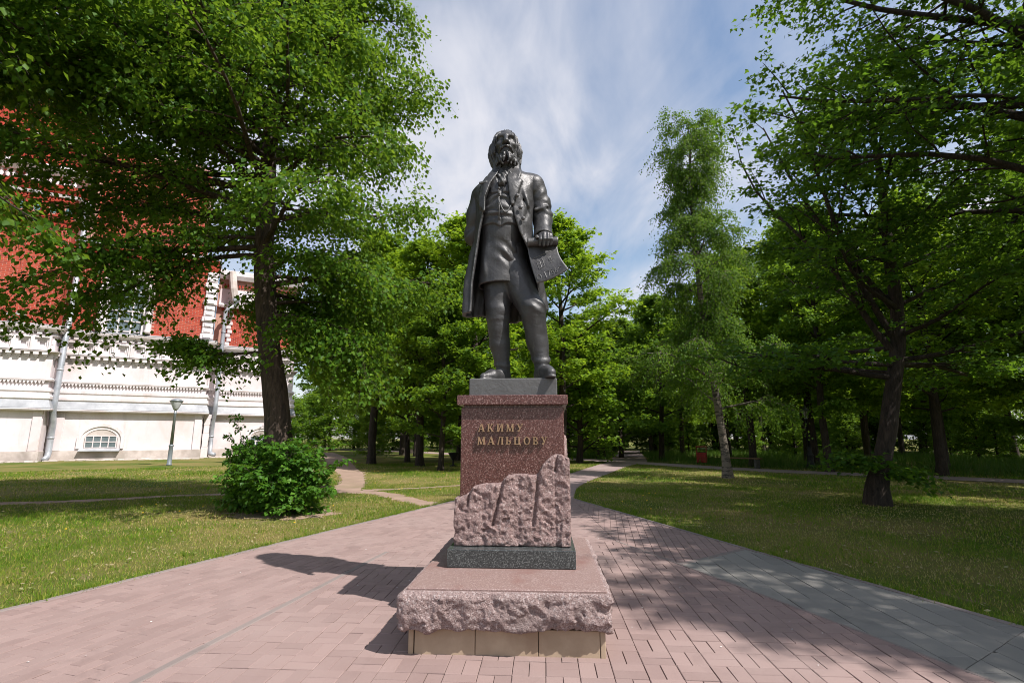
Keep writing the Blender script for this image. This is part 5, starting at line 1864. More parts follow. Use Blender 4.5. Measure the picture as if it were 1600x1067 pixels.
wc = make_tree(63, [(0, 0, 0, 0.17), (0.15, 0, 3, 0.13), (0.1, 0.1, 6, 0.09), (0.2, 0.1, 9, 0.04), (0.2, 0, 10.5, 0.012)], 26, (1.2, 10.2), lambda h: 2.9 * (0.8 + 0.3 * math.sin(h * 3.4)) * (1 - 0.62 * h ** 2), lambda h: 6 + 50 * h,
               n2=8, n3=6, lp=16, ls=(0.12, 0.20), kind='star', droop=0.04, tropism=0.14, twig=0.66, flat=0.5, spread=0.12, leaf_droop=0.3, l2f=0.44)
wd = make_tree(64, [(0, 0, 0, 0.10), (0.05, 0, 1.5, 0.07), (0.0, 0.1, 3.0, 0.03), (0, 0, 3.8, 0.01)], 26, (0.15, 3.7), lambda h: 1.5 * (1 - 0.55 * h ** 2), lambda h: 10 + 50 * h,
               n2=6, n3=5, lp=10, ls=(0.09, 0.16), kind='rhomb', droop=0.05, tropism=0.14, twig=0.45, flat=0.5, spread=0.10, leaf_droop=0.25, l2f=0.42)
G_M, G_T, G_U = 'maples at the edge of the wood', 'tall trees deep in the wood', 'undergrowth in the wood'
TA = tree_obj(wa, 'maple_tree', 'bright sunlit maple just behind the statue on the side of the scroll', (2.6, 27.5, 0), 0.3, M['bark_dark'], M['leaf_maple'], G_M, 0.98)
TB = tree_obj(wb, 'forest_tree', 'tall tree of the dense wood behind the maples', (-9, 43, 0), 0.0, M['bark_dark'], M['leaf_wood'], G_T)
TC = tree_obj(wc, 'maple_tree', 'rounded young maple beside the start of the forest path', (4.1, 38.5, 0), 1.0, M['bark_dark'], M['leaf_wood'], G_M, 0.95)
TD = tree_obj(wd, 'undergrowth_bush', 'low leafy bush under the trees of the wood', (-2.0, 47, 0), 0.0, M['bark_dark'], M['leaf_wood'], G_U, cat='bush', kid=('stems', 'foliage'))

maples = [
    (TA, (-1.7, 24.5), 2.0, 0.92, 1.0, 'bright maple reaching the statue on the side of the arm held behind'),
    (TA, (-4.6, 26.5), 4.0, 0.86, 1.0, 'sunlit maple between the linden and the statue'),
    (TA, (-7.6, 28.5), 5.2, 0.95, 1.0, 'maple standing behind the drooping linden sprays'),
    (TC, (-3.1, 22.8), 0.7, 0.78, 1.0, 'small bright maple at the edge of the sunny lawn'),
    (TC, (-6.2, 31.0), 2.7, 0.95, 1.0, 'young maple deeper behind the lawn track'),
    (TC, (0.1, 33.5), 3.9, 0.9, 1.0, 'young maple hidden behind the pedestal'),
    (TD, (3.9, 30.2), 0.5, 1.9, 1.1, 'pale bushy young tree with leaves down to the ground by the forest path'),
    (TC, (7.9, 38.0), 0.9, 1.0, 1.0, 'young maple on the far bank of the forest path'),
    (TC, (12.4, 46.5), 2.9, 1.15, 1.0, 'young maple closing the end of the forest path'),
    (TD, (10.2, 48.5), 1.9, 1.5, 1.0, 'bush closing the end of the forest path'),
    (TD, (13.6, 49.5), 3.9, 1.7, 1.0, 'second bush at the end of the forest path'),
    (TA, (11.9, 26.0), 1.1, 0.80, 1.0, 'sunlit yellow-green maple behind the birch'),
    (TA, (14.6, 25.2), 3.0, 0.90, 1.0, 'maple behind the black lamp post'),
    (TC, (9.6, 33.5), 5.0, 1.05, 1.0, 'young maple behind the red bin'),
    (TA, (19.2, 23.5), 0.2, 0.95, 1.0, 'maple beyond the leaning trunk at the far path'),
    (TA, (17.0, 30.0), 2.2, 0.95, 1.0, 'maple behind the bench'),
    (TC, (22.5, 21.0), 1.9, 1.05, 1.0, 'young maple near the bend of the far path'),
    (TA, (24.0, 17.5), 4.4, 0.95, 1.0, 'maple standing over the bend of the far path'),
    (TB, (15.5, 12.5), 1.4, 0.82, 1.0, 'tall tree just behind the leaning maple'),
    (TB, (19.5, 15.0), 2.8, 0.88, 1.0, 'tall tree on the lawn side of the far path'),
    (TB, (15.8, 4.2), 0.8, 0.86, 1.0, 'tall tree at the lawn beyond the overhanging boughs'),
    (TA, (12.6, 4.0), 2.9, 0.92, 1.0, 'maple beside the overhanging one, shading the lawn edge'),
    (TA, (9.4, 3.6), 1.3, 0.72, 1.0, 'low maple beside the grey slabs, out of the frame'),
    (TB, (22.0, 18.6), 0.4, 0.95, 1.0, 'tall tree behind the bend of the far path'),
    (TA, (16.2, 19.9), 5.6, 0.78, 1.0, 'maple crowding the far path behind the leaning trunk'),
    (TB, (27.0, 22.0), 4.0, 1.0, 1.0, 'tall tree deep behind the leaning trunk'),
    (TB, (13.2, 21.9), 4.9, 0.72, 1.0, 'slim tree standing in the tall grass beside the lantern post'),
    (TB, (17.5, -2.5), 3.3, 0.86, 1.0, 'tall tree out on the shaded lawn, known by its shadow'),
]
for src, (x, y), rz, sc, zs, lab in maples:
    copy_tree(src, lab, (x, y, 0), rz, sc, G_M if src is not TB else 'tall trees over the shaded lawn', zs)

rs = random.Random(77)
taken = [(2.6, 27.5), (-9, 43), (4.1, 38.5)] + [m_[1] for m_ in maples] + [(-4.62, 10.55), (7.6, 11.3), (7.58, 18.7)]


def free(x, y, dmin):
    if on_paving(np.array([x]), np.array([y]), 0.7)[0]:
        return False
    return all(math.hypot(x - a, y - b) > dmin for a, b in taken)


def scatter(n, xr, yr, dmin, cond):
    out = []
    for _ in range(n * 40):
        if len(out) >= n:
            break
        x, y = rs.uniform(*xr), rs.uniform(*yr)
        if cond(x, y) and free(x, y, dmin):
            taken.append((x, y)); out.append((x, y))
    return out


def beyond(x, y):
    e = np.interp(x, [-60, -24, -11, -1.5, 4.4, 7.4, 10.1, 12.2, 14.6, 16.6, 22, 30, 60], [75, 64, 34, 33, 37, 33, 29, 27, 24, 22.5, 16, 9, 4])
    blocked = (x < -14 and y < 62 and x > -70)
    return y > e and not blocked and abs(x) < y * 1.25 + 8


LT = 'tall tree of the dense wood behind the maples'
for (x, y) in scatter(36, (-14, 44), (20, 62), 3.3, beyond):
    copy_tree(TB if rs.random() < 0.62 else TA, LT, (x, y, 0), rs.uniform(0, 6.28), rs.uniform(0.78, 1.05), G_T)
for (x, y) in scatter(16, (-60, 40), (62, 90), 5.0, lambda x, y: True):
    copy_tree(TB, LT, (x, y, 0), rs.uniform(0, 6.28), rs.uniform(0.85, 1.1), G_T)
for (x, y) in scatter(48, (-16, 44), (26, 60), 1.8, beyond):
    copy_tree(TD, 'low leafy bush under the trees of the wood', (x, y, 0), rs.uniform(0, 6.28), rs.uniform(0.6, 1.25), G_U)
for (x, y) in scatter(26, (-60, 60), (58, 96), 2.2, lambda x, y: abs(x) < y * 1.15 and not (x < -12 and y < 64)):
    copy_tree(TC, 'leafy tree closing the view at the far end of the wood', (x, y, 0), rs.uniform(0, 6.28), rs.uniform(0.9, 1.3), 'trees at the far end of the wood')
for o in list(COL.objects):
    if o.get('group') == G_T and o is TB:
        o['label'] = LT
for k in range(44):
    a = R(-38 + 82 * k / 43) + rs.uniform(-.01, .01)
    d_ = rs.uniform(60, 74)
    x, y = d_ * math.sin(a), d_ * math.cos(a)
    copy_tree(TD, 'broad thicket bush closing the view under the far trees', (x, y, -0.2), rs.uniform(0, 6.28), rs.uniform(1.5, 2.1), 'thicket at the far end of the wood')
# bare sapling stems standing up between the crowns
for k, (x, y, h_) in enumerate(((5.9, 36.0, 12.5), (-1.4, 40.5, 14.5), (6.6, 37.5, 11.5))):
    d_ = make_tree(90 + k, [(0, 0, 0, 0.10), (0.1, 0, h_ * 0.5, 0.07), (0, 0, h_, 0.01)], 22, (h_ * 0.35, h_), lambda h: 2.3 * (1 - 0.6 * h), lambda h: 50 + 18 * h,
                   n2=6, n3=4, lp=1, ls=(0.05, 0.08), kind='rhomb', twig=0.6, tropism=0.3, flat=0.2)
    tree_obj(d_, 'bare_tree', ('leafless thin tree beside the birch crown', 'leafless tree showing against the sky beside the statue', 'second leafless thin tree nearer the forest path')[k], (x, y, 0), 0, M['bark_dark'], M['leaf_wood'])
# ================================================================ the red and white building
BA = R(28.6)
BLD = thing('brick_building', 'large red brick building with white plastered base and carved white trim', 'building', (-25.14, 34.37, 0.0), BA)
rb = random.Random(3)


def bpart(mb, name, mat, parent=BLD, **k):
    return mb.build(name, mat, parent, **k)


def molding(name, x0, x1, yf, prof, mat, ret=None):
    """a profile [(proud, z)] run along the front from x0 to x1; ret = depth of the return on the x1 side"""
    mb = MB()
    ext = (lambda p: p) if ret else (lambda p: 0.0)
    for (p0, z0), (p1, z1) in zip(prof, prof[1:]):
        mb.poly([(x0, yf - p0, z0), (x1 + ext(p0), yf - p0, z0), (x1 + ext(p1), yf - p1, z1), (x0, yf - p1, z1)])
        if ret:
            mb.poly([(x1 + p0, yf - p0, z0), (x1 + p0, yf + ret, z0), (x1 + p1, yf + ret, z1), (x1 + p1, yf - p1, z1)])
    # end caps
    mb.poly([(x0, yf + 0.01, prof[0][1])] + [(x0, yf - p, z) for p, z in prof] + [(x0, yf + 0.01, prof[-1][1])])
    if not ret:
        mb.poly(([(x1, yf + 0.01, prof[0][1])] + [(x1, yf - p, z) for p, z in prof] + [(x1, yf + 0.01, prof[-1][1])])[::-1])
    return bpart(mb, name, mat)


bracket_me = None
dent_me = None
panel_me = None
tooth_me = None


def ornaments(x0, x1, yf):
    """rows of small plaster pieces along one front"""
    global bracket_me, dent_me, panel_me, tooth_me
    if bracket_me is None:
        mb = MB(); mb.box(-0.125, 0.125, -0.26, 0, 0.17, 0.34); mb.box(-0.085, 0.085, -0.17, 0, 0.05, 0.168); mb.box(-0.05, 0.05, -0.09, 0, -0.06, 0.048)
        bracket_me = mb.mesh('bracket'); bracket_me.materials.append(M['white_trim'])
        mb = MB(); mb.box(-0.12, 0.12, -0.20, 0, 0, 0.17)
        dent_me = mb.mesh('dentil'); dent_me.materials.append(M['white_trim'])
        mb = MB()
        for ho, hi, pr in ((0.435, 0.345, 0.27), (0.345, 0.235, 0.18), (0.235, 0.125, 0.09)):
            for (a, b, c, d) in ((-ho, ho, hi, ho), (-ho, ho, -ho, -hi), (-ho, -hi, -hi, hi), (hi, ho, -hi, hi)):
                mb.box(a, b, -pr, 0, c, d)
        panel_me = mb.mesh('stepped_panel'); panel_me.materials.append(M['white_trim'])
        mb = MB(); mb.quads([(-0.085, 0, 0.2), (0.085, 0, 0.2), (0.085, -0.12, 0.2), (-0.085, -0.12, 0.2), (0, 0, 0.0), (0, -0.12, 0.0)],
                            [(0, 1, 2, 3), (3, 2, 5), (0, 4, 1), (0, 3, 5, 4), (1, 4, 5, 2)])
        tooth_me = mb.mesh('tooth'); tooth_me.materials.append(M['white_trim'])
    n = int((x1 - x0) / 0.415)
    for i in range(n):
        x = x0 + (i + 0.5) * (x1 - x0) / n
        link('bracket', bracket_me, None, BLD, (x, yf, 6.22))
        link('dentil', dent_me, None, BLD, (x, yf, 7.66))
    n = int((x1 - x0) / 0.87)
    for i in range(n):
        link('stepped_panel', panel_me, None, BLD, (x0 + (i + 0.5) * (x1 - x0) / n, yf + 0.0, 7.09))
    n = int((x1 - x0) / 0.175)
    mb = MB()
    for i in range(n):
        x = x0 + (i + 0.5) * (x1 - x0) / n
        for v_, f_ in ((tooth_me, None),):
            mb.quads([(v.co.x + x, v.co.y + yf, v.co.z + 4.62) for v in tooth_me.vertices], [tuple(p.vertices) for p in tooth_me.polygons])
    o = bpart(mb, 'sawtooth_row', M['white_trim']); o['kind'] = 'stuff'


SKIRT = [(0.00, 3.02), (0.32, 3.02), (0.36, 3.10), (0.30, 3.16)]
FLASH = [(0.34, 3.163), (0.18, 3.62), (0.16, 3.66)]
TORUS = [(0.16, 3.663), (0.22, 3.74), (0.22, 3.90), (0.14, 3.98), (0.14, 4.12), (0.19, 4.18), (0.19, 4.34), (0.02, 4.40)]
BAND2 = [(0.0, 4.825), (0.14, 4.825), (0.16, 4.93), (0.04, 5.02)]
SHELF = [(0.0, 6.565), (0.28, 6.565), (0.30, 6.62), (0.0, 6.64)]
CORN = [(0.0, 7.57), (0.10, 7.57), (0.10, 7.655), (0.0, 7.658)]
CORN2 = [(0.0, 7.835), (0.24, 7.835), (0.28, 7.93), (0.36, 7.99), (0.40, 8.10), (0.40, 8.17)]
CFLASH = [(0.42, 8.173), (0.42, 8.20), (0.02, 8.32)]


def white_block(x0, x1, yf, yb, ret):
    mb = MB(); mb.box(x0, x1, yf, yb, 0.60, 8.24)
    bpart(mb, 'plaster_wall', M['white'])
    mb = MB(); mb.box(x0 - 0.0, x1 + (0.06 if ret else 0), yf - 0.06, yb, -0.2, 0.60)
    bpart(mb, 'base_course', M['old_plaster'])
    molding('water_table', x0, x1, yf, SKIRT, M['white_trim'], ret)
    molding('metal_flashing', x0, x1, yf, FLASH, M['flash'], ret)
    molding('plinth_molding', x0, x1, yf, TORUS, M['white_trim'], ret)
    molding('band_molding', x0, x1, yf, BAND2, M['white_trim'], ret)
    molding('shelf_molding', x0, x1, yf, SHELF, M['white_trim'], ret)
    molding('frieze_fillet', x0, x1, yf, CORN, M['white_trim'], ret)
    molding('cornice', x0, x1, yf, CORN2, M['white_trim'], ret)
    molding('cornice_flashing', x0, x1, yf, CFLASH, M['flash'], ret)
    ornaments(x0 + 0.1, x1 - 0.15, yf)


white_block(-22.0, -4.30, -1.2, 8.0, 1.2)
white_block(-4.29, 3.95, 0.0, 8.0, 2.0)
white_block(3.96, 9.80, 2.0, 9.0, 6.0)
# pilaster strips at the corners of the plaster base
for x, y in ((-4.55, -1.2), (3.70, 0.0), (9.5, 2.0), (-3.75, 0.0)):
    mb = MB(); mb.bbox(x - 0.22, x + 0.22, y - 0.07, y + 0.01, 0.602, 3.018, 0.02)
    bpart(mb, 'pilaster_strip', M['white'])
# brackets on the returns of the corners
for k in range(3):
    link('bracket', bracket_me, None, BLD, (-4.30, -1.05 + 0.42 * k, 6.22), (0, 0, R(90)))
for k in range(4):
    link('bracket', bracket_me, None, BLD, (3.95, 0.2 + 0.42 * k, 6.22), (0, 0, R(90)))
    link('dentil', dent_me, None, BLD, (3.95, 0.2 + 0.42 * k, 7.66), (0, 0, R(90)))

# --- brickwork: mortar bed with real bricks on it
brick_cache = {}
loose = MB(); loose_r = []
cand = []


def brick_face(x0, x1, y, z0, z1, bl, bh, side=False, holes=()):
    """bricks on a front (y const) or, with side=True, on a right-hand return (x const = y, running x0..x1 in depth)"""
    rows = int((z1 - z0) / bh)
    for r in range(rows):
        z = z0 + r * bh
        x = x0 - (bl * 0.5 if r % 2 else 0)
        while x < x1 - 0.02:
            a, b = max(x, x0), min(x + bl, x1)
            x += bl
            if b - a < 0.06:
                continue
            c = (a + b) / 2
            if any(h[0] < c < h[1] and h[2] < z < h[3] for h in holes):
                continue
            cand.append((a + 0.014, b - 0.014, y, z + 0.010, z + bh - 0.010, side))


def mortar(x0, x1, y0, y1, z0, z1):
    mb = MB(); mb.box(x0, x1, y0, y1, z0, z1)
    bpart(mb, 'brick_wall', M['mortar'])


BL, BH = 0.36, 0.118
mortar(-22.0, -4.45, -1.05, 8.0, 8.241, 17.4)
brick_face(-11.2, -4.44, -1.05, 8.33, 14.6, BL, BH)
brick_face(-1.05, -0.02, -4.45, 8.33, 15.2, BL, BH, True)
mortar(-4.44, 3.72, 0.16, 8.0, 8.241, 14.2)
brick_face(-4.43, 3.70, 0.16, 8.33, 13.0, BL, BH, holes=((-2.75, 0.35, 8.2, 12.8),))
brick_face(0.18, 2.0, 3.72, 8.33, 13.0, BL, BH, True)
mortar(3.97, 9.6, 2.15, 9.0, 8.241, 14.0)
brick_face(4.5, 9.58, 2.15, 8.30, 11.2, 0.30, 0.10)
mortar(-4.4, 2.6, 3.2, 9.0, 14.201, 23.0)
brick_face(-4.2, 2.6, 3.2, 14.4, 22.6, BL, BH)


def visible_first(c):
    a, b, y, z0, z1, s = c
    if s:
        return 50 + z0
    if y < -1 and -7.4 < a and z0 < 13.2:
        return 0.6 * abs(a + 6.2) + 0.9 * abs(z0 - 10.4)
    return 100 + z0
cand.sort(key=visible_first)
for k, (a, b, y, z0, z1, s) in enumerate(cand):
    pr = 0.011 + 0.004 * rb.random()
    if k < 300:
        key = round(b - a, 3)
        if key not in brick_cache:
            mb = MB(); mb.box(-(b - a) / 2, (b - a) / 2, -0.012, 0.01, 0, z1 - z0)
            brick_cache[key] = mb.mesh('brick'); brick_cache[key].materials.append(M['brick'])
        link('brick', brick_cache[key], None, BLD, ((a + b) / 2, y - (pr - 0.011), z0))
    else:
        n0 = len(loose.v)
        if s:
            loose.box(y - 0.01, y + pr, a, b, z0, z1)
        else:
            loose.box(a, b, y - pr, y + 0.01, z0, z1)
        loose_r += [rb.random()] * (len(loose.v) - n0)
me = loose.mesh('brickwork')
at = me.attributes.new('rnd', 'FLOAT', 'POINT'); at.data.foreach_set('value', np.array(loose_r, np.float32))
o = link('brickwork', me, M['brick'], BLD); o['kind'] = 'stuff'

M['brick_plain'] = mat_two('brick_plain', (0.38, 0.050, 0.027), (0.30, 0.038, 0.022), 3, 0.85, 0.15, 14)
# toothed brick courses and small niches under the upper cornice of the projecting wing
for i in range(34):
    x = -11.0 + i * 0.195
    mb = MB(); mb.box(-0.06, 0.06, -0.14, 0, 0, 0.13); mb.box(-0.095, 0.095, -0.10, 0, 0.132, 0.26)
    bpart(mb, 'toothed_course', M['brick_plain'], loc=(x, -1.05, 14.70))
molding('brick_band', -22, -4.45, -1.05, [(0.0, 15.0), (0.16, 15.0), (0.2, 15.15), (0.12, 15.25), (0.0, 15.3)], M['brick_plain'], 1.0)
for i in range(9):
    x = -11.0 + i * 0.78
    mb = MB(); mb.box(-0.38, -0.22, -0.16, 0, 0, 0.85); mb.box(0.22, 0.38, -0.16, 0, 0, 0.85); mb.box(-0.38, 0.38, -0.2, 0, 0.852, 1.0); mb.box(-0.38, 0.38, -0.16, 0, -0.1, -0.002)
    nich = bpart(mb, 'niche', M['brick_plain'], loc=(x, -1.05, 15.45))
    mb = MB(); mb.poly([(0.17 * math.cos(t), -0.03, 0.35 + 0.22 * math.sin(t)) for t in np.linspace(0, 6.28, 15)[:-1]])
    bpart(mb, 'roundel', M['green_glass'], nich)
molding('white_string', -22, -4.45, -1.05, [(0.0, 16.62), (0.30, 16.62), (0.36, 16.80), (0.1, 16.9), (0.0, 16.9)], M['white_trim'], 1.0)
for i in range(40):
    mb = MB(); mb.box(-0.05, 0.05, -0.22, 0, 0, 0.2)
    bpart(mb, 'toothed_course', M['brick_plain'], loc=(-11.0 + i * 0.17, -1.05, 16.40))
molding('brick_band', -22, -4.45, -1.05, [(0.0, 16.905), (0.25, 16.905), (0.40, 17.15), (0.40, 17.38), (0.0, 17.40)], M['brick_plain'], 1.0)
mb = MB(); mb.box(-22, -4.5, -0.7, 8.0, 17.401, 18.0)
bpart(mb, 'attic_wall', M['white'])
for i in range(24):
    mb = MB(); mb.lathe([(0.09, 17.45), (0.06, 17.55), (0.13, 17.75), (0.06, 17.95), (0.09, 18.05)], 10)
    bpart(mb, 'baluster', M['white_trim'], loc=(-11.6 + i * 0.30, -0.98, 0), smooth=True)
molding('upper_cornice', -22, -4.5, -0.75, [(0.0, 18.06), (0.45, 18.06), (0.6, 18.3), (0.75, 18.5), (0.75, 18.65), (0.0, 18.9)], M['white_trim'], 1.0)
mb = MB(); mb.box(-22, -5.2, 0.4, 8.0, 18.6, 25.0)
bpart(mb, 'upper_wall', M['brick_plain'])
molding('white_string', -22, -5.2, 0.4, [(0.0, 21.0), (0.3, 21.0), (0.4, 21.3), (0.0, 21.5)], M['white_trim'], 1.0)
# main wing: toothed brick, ledge
for i in range(40):
    mb = MB(); mb.box(-0.06, 0.06, -0.14, 0, 0, 0.14); mb.box(-0.095, 0.095, -0.10, 0, 0.142, 0.3)
    bpart(mb, 'toothed_course', M['brick_plain'], loc=(-4.2 + i * 0.2, 0.16, 13.05))
molding('brick_band', -4.43, 3.72, 0.16, [(0.0, 13.36), (0.16, 13.36), (0.22, 13.6), (0.22, 13.9), (0.3, 14.1), (0.3, 14.198)], M['brick_plain'], 1.8)
molding('roof_ledge', -4.43, 3.72, 0.16, [(0.32, 14.2), (0.36, 14.3), (0.0, 14.55)], M['flash'], 1.8)
mb = MB(); mb.box(-4.43, 3.70, 0.17, 3.2, 14.25, 14.5); bpart(mb, 'ledge_roof', M['flash'])
# recessed wing: white arch over the brick, cornice
mb = MB()
for (xa, xb) in ((4.3, 6.9), (6.9, 9.5)):
    cx_ = (xa + xb) / 2
    n = 12
    for i in range(n):
        t0, t1 = math.pi * i / n, math.pi * (i + 1) / n
        for (ri, ro, pr) in ((0.62, 0.95, 0.30), (0.38, 0.60, 0.2)):
            pts = [(cx_ + ri * math.cos(t0), 11.62 + ri * math.sin(t0)), (cx_ + ro * math.cos(t0), 11.62 + ro * math.sin(t0)), (cx_ + ro * math.cos(t1), 11.62 + ro * math.sin(t1)), (cx_ + ri * math.cos(t1), 11.62 + ri * math.sin(t1))]
            mb.poly([(a, 2.15 - pr, b) for a, b in pts])
            for j in range(4):
                (a0, b0), (a1, b1) = pts[j], pts[(j + 1) % 4]
                mb.poly([(a0, 2.15 - pr, b0), (a0, 2.16, b0), (a1, 2.16, b1), (a1, 2.15 - pr, b1)])
bpart(mb, 'white_arch', M['white_trim'])
molding('white_string', 4.1, 9.6, 2.15, [(0.0, 11.25), (0.34, 11.25), (0.4, 11.40), (0.36, 11.55), (0.0, 11.62)], M['white_trim'], 5.0)
mb = MB(); mb.box(4.1, 9.6, 2.08, 2.16, 11.62, 12.75); bpart(mb, 'arch_field', M['white'])
for i in range(26):
    mb = MB(); mb.box(-0.06, 0.06, -0.14, 0, 0, 0.2)
    bpart(mb, 'toothed_course', M['brick_plain'], loc=(4.4 + i * 0.2, 2.15, 12.95))
    mb = MB(); mb.box(-0.06, 0.06, -0.14, 0, 0, 0.2)
    bpart(mb, 'toothed_course', M['brick_plain'], loc=(4.4 + i * 0.2, 2.15, 11.02))
molding('upper_cornice', 4.0, 9.6, 2.15, [(0.0, 13.5), (0.3, 13.5), (0.45, 13.8), (0.45, 14.1), (0.0, 14.3)], M['white_trim'], 5.0)
# carved white corner column between the wings
for k in range(12):
    z = 8.35 + k * 0.42
    mb = MB()
    w = 0.34 if k % 3 else 0.42
    mb.bbox(-w, w, -w * 0.8, 0.2, 0, 0.40, 0.05)
    mb.bbox(-w * .6, w * .6, -w * 0.95, -w * 0.78, 0.08, 0.32, 0.03)
    bpart(mb, 'corner_block', M['white_trim'], loc=(3.62, 0.26, z))
for k in range(9):
    mb = MB(); mb.bbox(-0.16, 0.16, -0.16, 0.2, 0, 0.26, 0.03)
    bpart(mb, 'quoin', M['white_trim'], loc=(5.0 if k % 2 else 4.9, 2.18, 8.33 + k * 0.32))


def arch_pts(cx_, z0, w, zs, n=14, rz=None):
    rz = rz or w
    return [(cx_ - w, z0)] + [(cx_ - w * math.cos(math.pi * i / n), zs + rz * math.sin(math.pi * i / n)) for i in range(n + 1)] + [(cx_ + w, z0)]


def arch_ring(mb, outer, inner, y0, y1):
    for i in range(len(outer) - 1):
        a, b, c, d = outer[i], outer[i + 1], inner[i + 1], inner[i]
        mb.poly([(p[0], y0, p[1]) for p in (a, b, c, d)])
        mb.poly([(a[0], y0, a[1]), (a[0], y1, a[1]), (b[0], y1, b[1]), (b[0], y0, b[1])])
        mb.poly([(d[0], y0, d[1]), (c[0], y0, c[1]), (c[0], y1, c[1]), (d[0], y1, d[1])])


# basement window with its eight panes
def basement_window(cx_, yf):
    win = bpy.data.objects.new('window', None); COL.objects.link(win); win.parent = BLD
    mb = MB(); arch_ring(mb, arch_pts(cx_, 0.72, 1.22, 1.28, 14, 1.02), arch_pts(cx_, 0.72, 1.04, 1.28, 14, 0.84), yf - 0.10, yf + 0.02)
    arch_ring(mb, arch_pts(cx_, 0.72, 1.04, 1.28, 14, 0.84), arch_pts(cx_, 0.72, 0.86, 1.28, 14, 0.66), yf - 0.04, yf + 0.02)
    mb.build('window_surround', M['white_trim'], win)
    mb = MB(); mb.poly([(x, yf - 0.008, z) for x, z in arch_pts(cx_, 0.72, 0.86, 1.28, 14, 0.66)]); mb.build('window_recess', M['old_plaster'], win)
    x0, x1, z0, z1 = cx_ - 0.80, cx_ + 0.80, 0.78, 1.52
    mb = MB()
    for i in range(5):
        x = x0 + (x1 - x0) * i / 4; mb.box(x - 0.025, x + 0.025, yf - 0.05, yf - 0.012, z0, z1)
    for j in range(3):
        z = z0 + (z1 - z0) * j / 2; mb.box(x0 - 0.03, x1 + 0.03, yf - 0.054, yf - 0.014, z - 0.025, z + 0.025)
    mb.build('window_frame', M['white_trim'], win)
    for i in range(4):
        for j in range(2):
            xa = x0 + (x1 - x0) * i / 4 + 0.027; xb = x0 + (x1 - x0) * (i + 1) / 4 - 0.027
            za = z0 + (z1 - z0) * j / 2 + 0.027; zb = z0 + (z1 - z0) * (j + 1) / 2 - 0.027
            t = rb.uniform(-.006, .006)
            mb = MB(); mb.poly([(xa, yf - 0.022 + t, za), (xb, yf - 0.022 - t, za), (xb, yf - 0.022 - t, zb), (xa, yf - 0.022 + t, zb)])
            mb.build('pane', M['glass'], win)
    mb = MB(); mb.quads([(cx_ - 1.05, yf - 0.35, 0.60), (cx_ + 1.05, yf - 0.35, 0.60), (cx_ + 1.05, yf - 0.03, 0.74), (cx_ - 1.05, yf - 0.03, 0.74), (cx_ - 1.05, yf - 0.35, 0.56), (cx_ + 1.05, yf - 0.35, 0.56), (cx_ + 1.05, yf - 0.03, 0.56), (cx_ - 1.05, yf - 0.03, 0.56)],
                        [(0, 1, 2, 3), (0, 4, 5, 1), (1, 5, 6, 2), (0, 3, 7, 4), (4, 7, 6, 5)])
    mb.build('window_sill', M['flash'], win)


basement_window(-1.55, 0.0)
basement_window(7.9, 2.0)


# tall upper window in a white surround
def tall_window(cx_, yf, z0):
    win = bpy.data.objects.new('window', None); COL.objects.link(win); win.parent = BLD
    mb = MB(); arch_ring(mb, arch_pts(cx_, z0, 1.5, z0 + 2.9), arch_pts(cx_, z0, 1.15, z0 + 2.9), yf - 0.26, yf + 0.2)
    arch_ring(mb, arch_pts(cx_, z0, 1.15, z0 + 2.9), arch_pts(cx_, z0, 0.95, z0 + 2.9), yf - 0.12, yf + 0.2)
    mb.build('window_surround', M['white_trim'], win)
    for s in (-1, 1):
        mb = MB(); mb.lathe([(0.20, z0), (0.20, z0 + 0.2), (0.13, z0 + 0.3), (0.13, z0 + 1.2), (0.19, z0 + 1.4), (0.13, z0 + 1.6), (0.13, z0 + 2.5), (0.22, z0 + 2.75), (0.22, z0 + 2.9)], 12, (cx_ + s * 1.34, yf - 0.36))
        mb.build('window_column', M['white_trim'], win, smooth=True)
    mb = MB(); mb.poly([(x, yf + 0.10, z) for x, z in arch_pts(cx_, z0, 0.95, z0 + 2.9)]); mb.build('pane', M['glass'], win)
    mb = MB()
    for x in (cx_ - 0.35, cx_ + 0.35):
        mb.box(x - 0.035, x + 0.035, yf + 0.03, yf + 0.095, z0, z0 + 3.7)
    for k in range(5):
        mb.box(cx_ - 0.95, cx_ + 0.95, yf + 0.034, yf + 0.092, z0 + 0.1 + 0.7 * k, z0 + 0.17 + 0.7 * k)
    mb.build('window_frame', M['white_trim'], win)


tall_window(-1.2, 0.02, 8.33)


# downpipes with their sleeves
def downpipe(pts, r=0.13, seams=()):
    p = bpy.data.objects.new('downpipe', None); COL.objects.link(p); p.parent = BLD
    mb = MB(); mb.tube(pts, r, 14)
    mb.build('pipe', M['pipe'], p, smooth=True)
    for a in seams:
        mb = MB(); mb.lathe([(r + 0.02, -0.05), (r + 0.025, 0.0), (r + 0.02, 0.05)], 14)
        mb.build('pipe_joint', M['pipe'], p, loc=a, smooth=True)
    return p


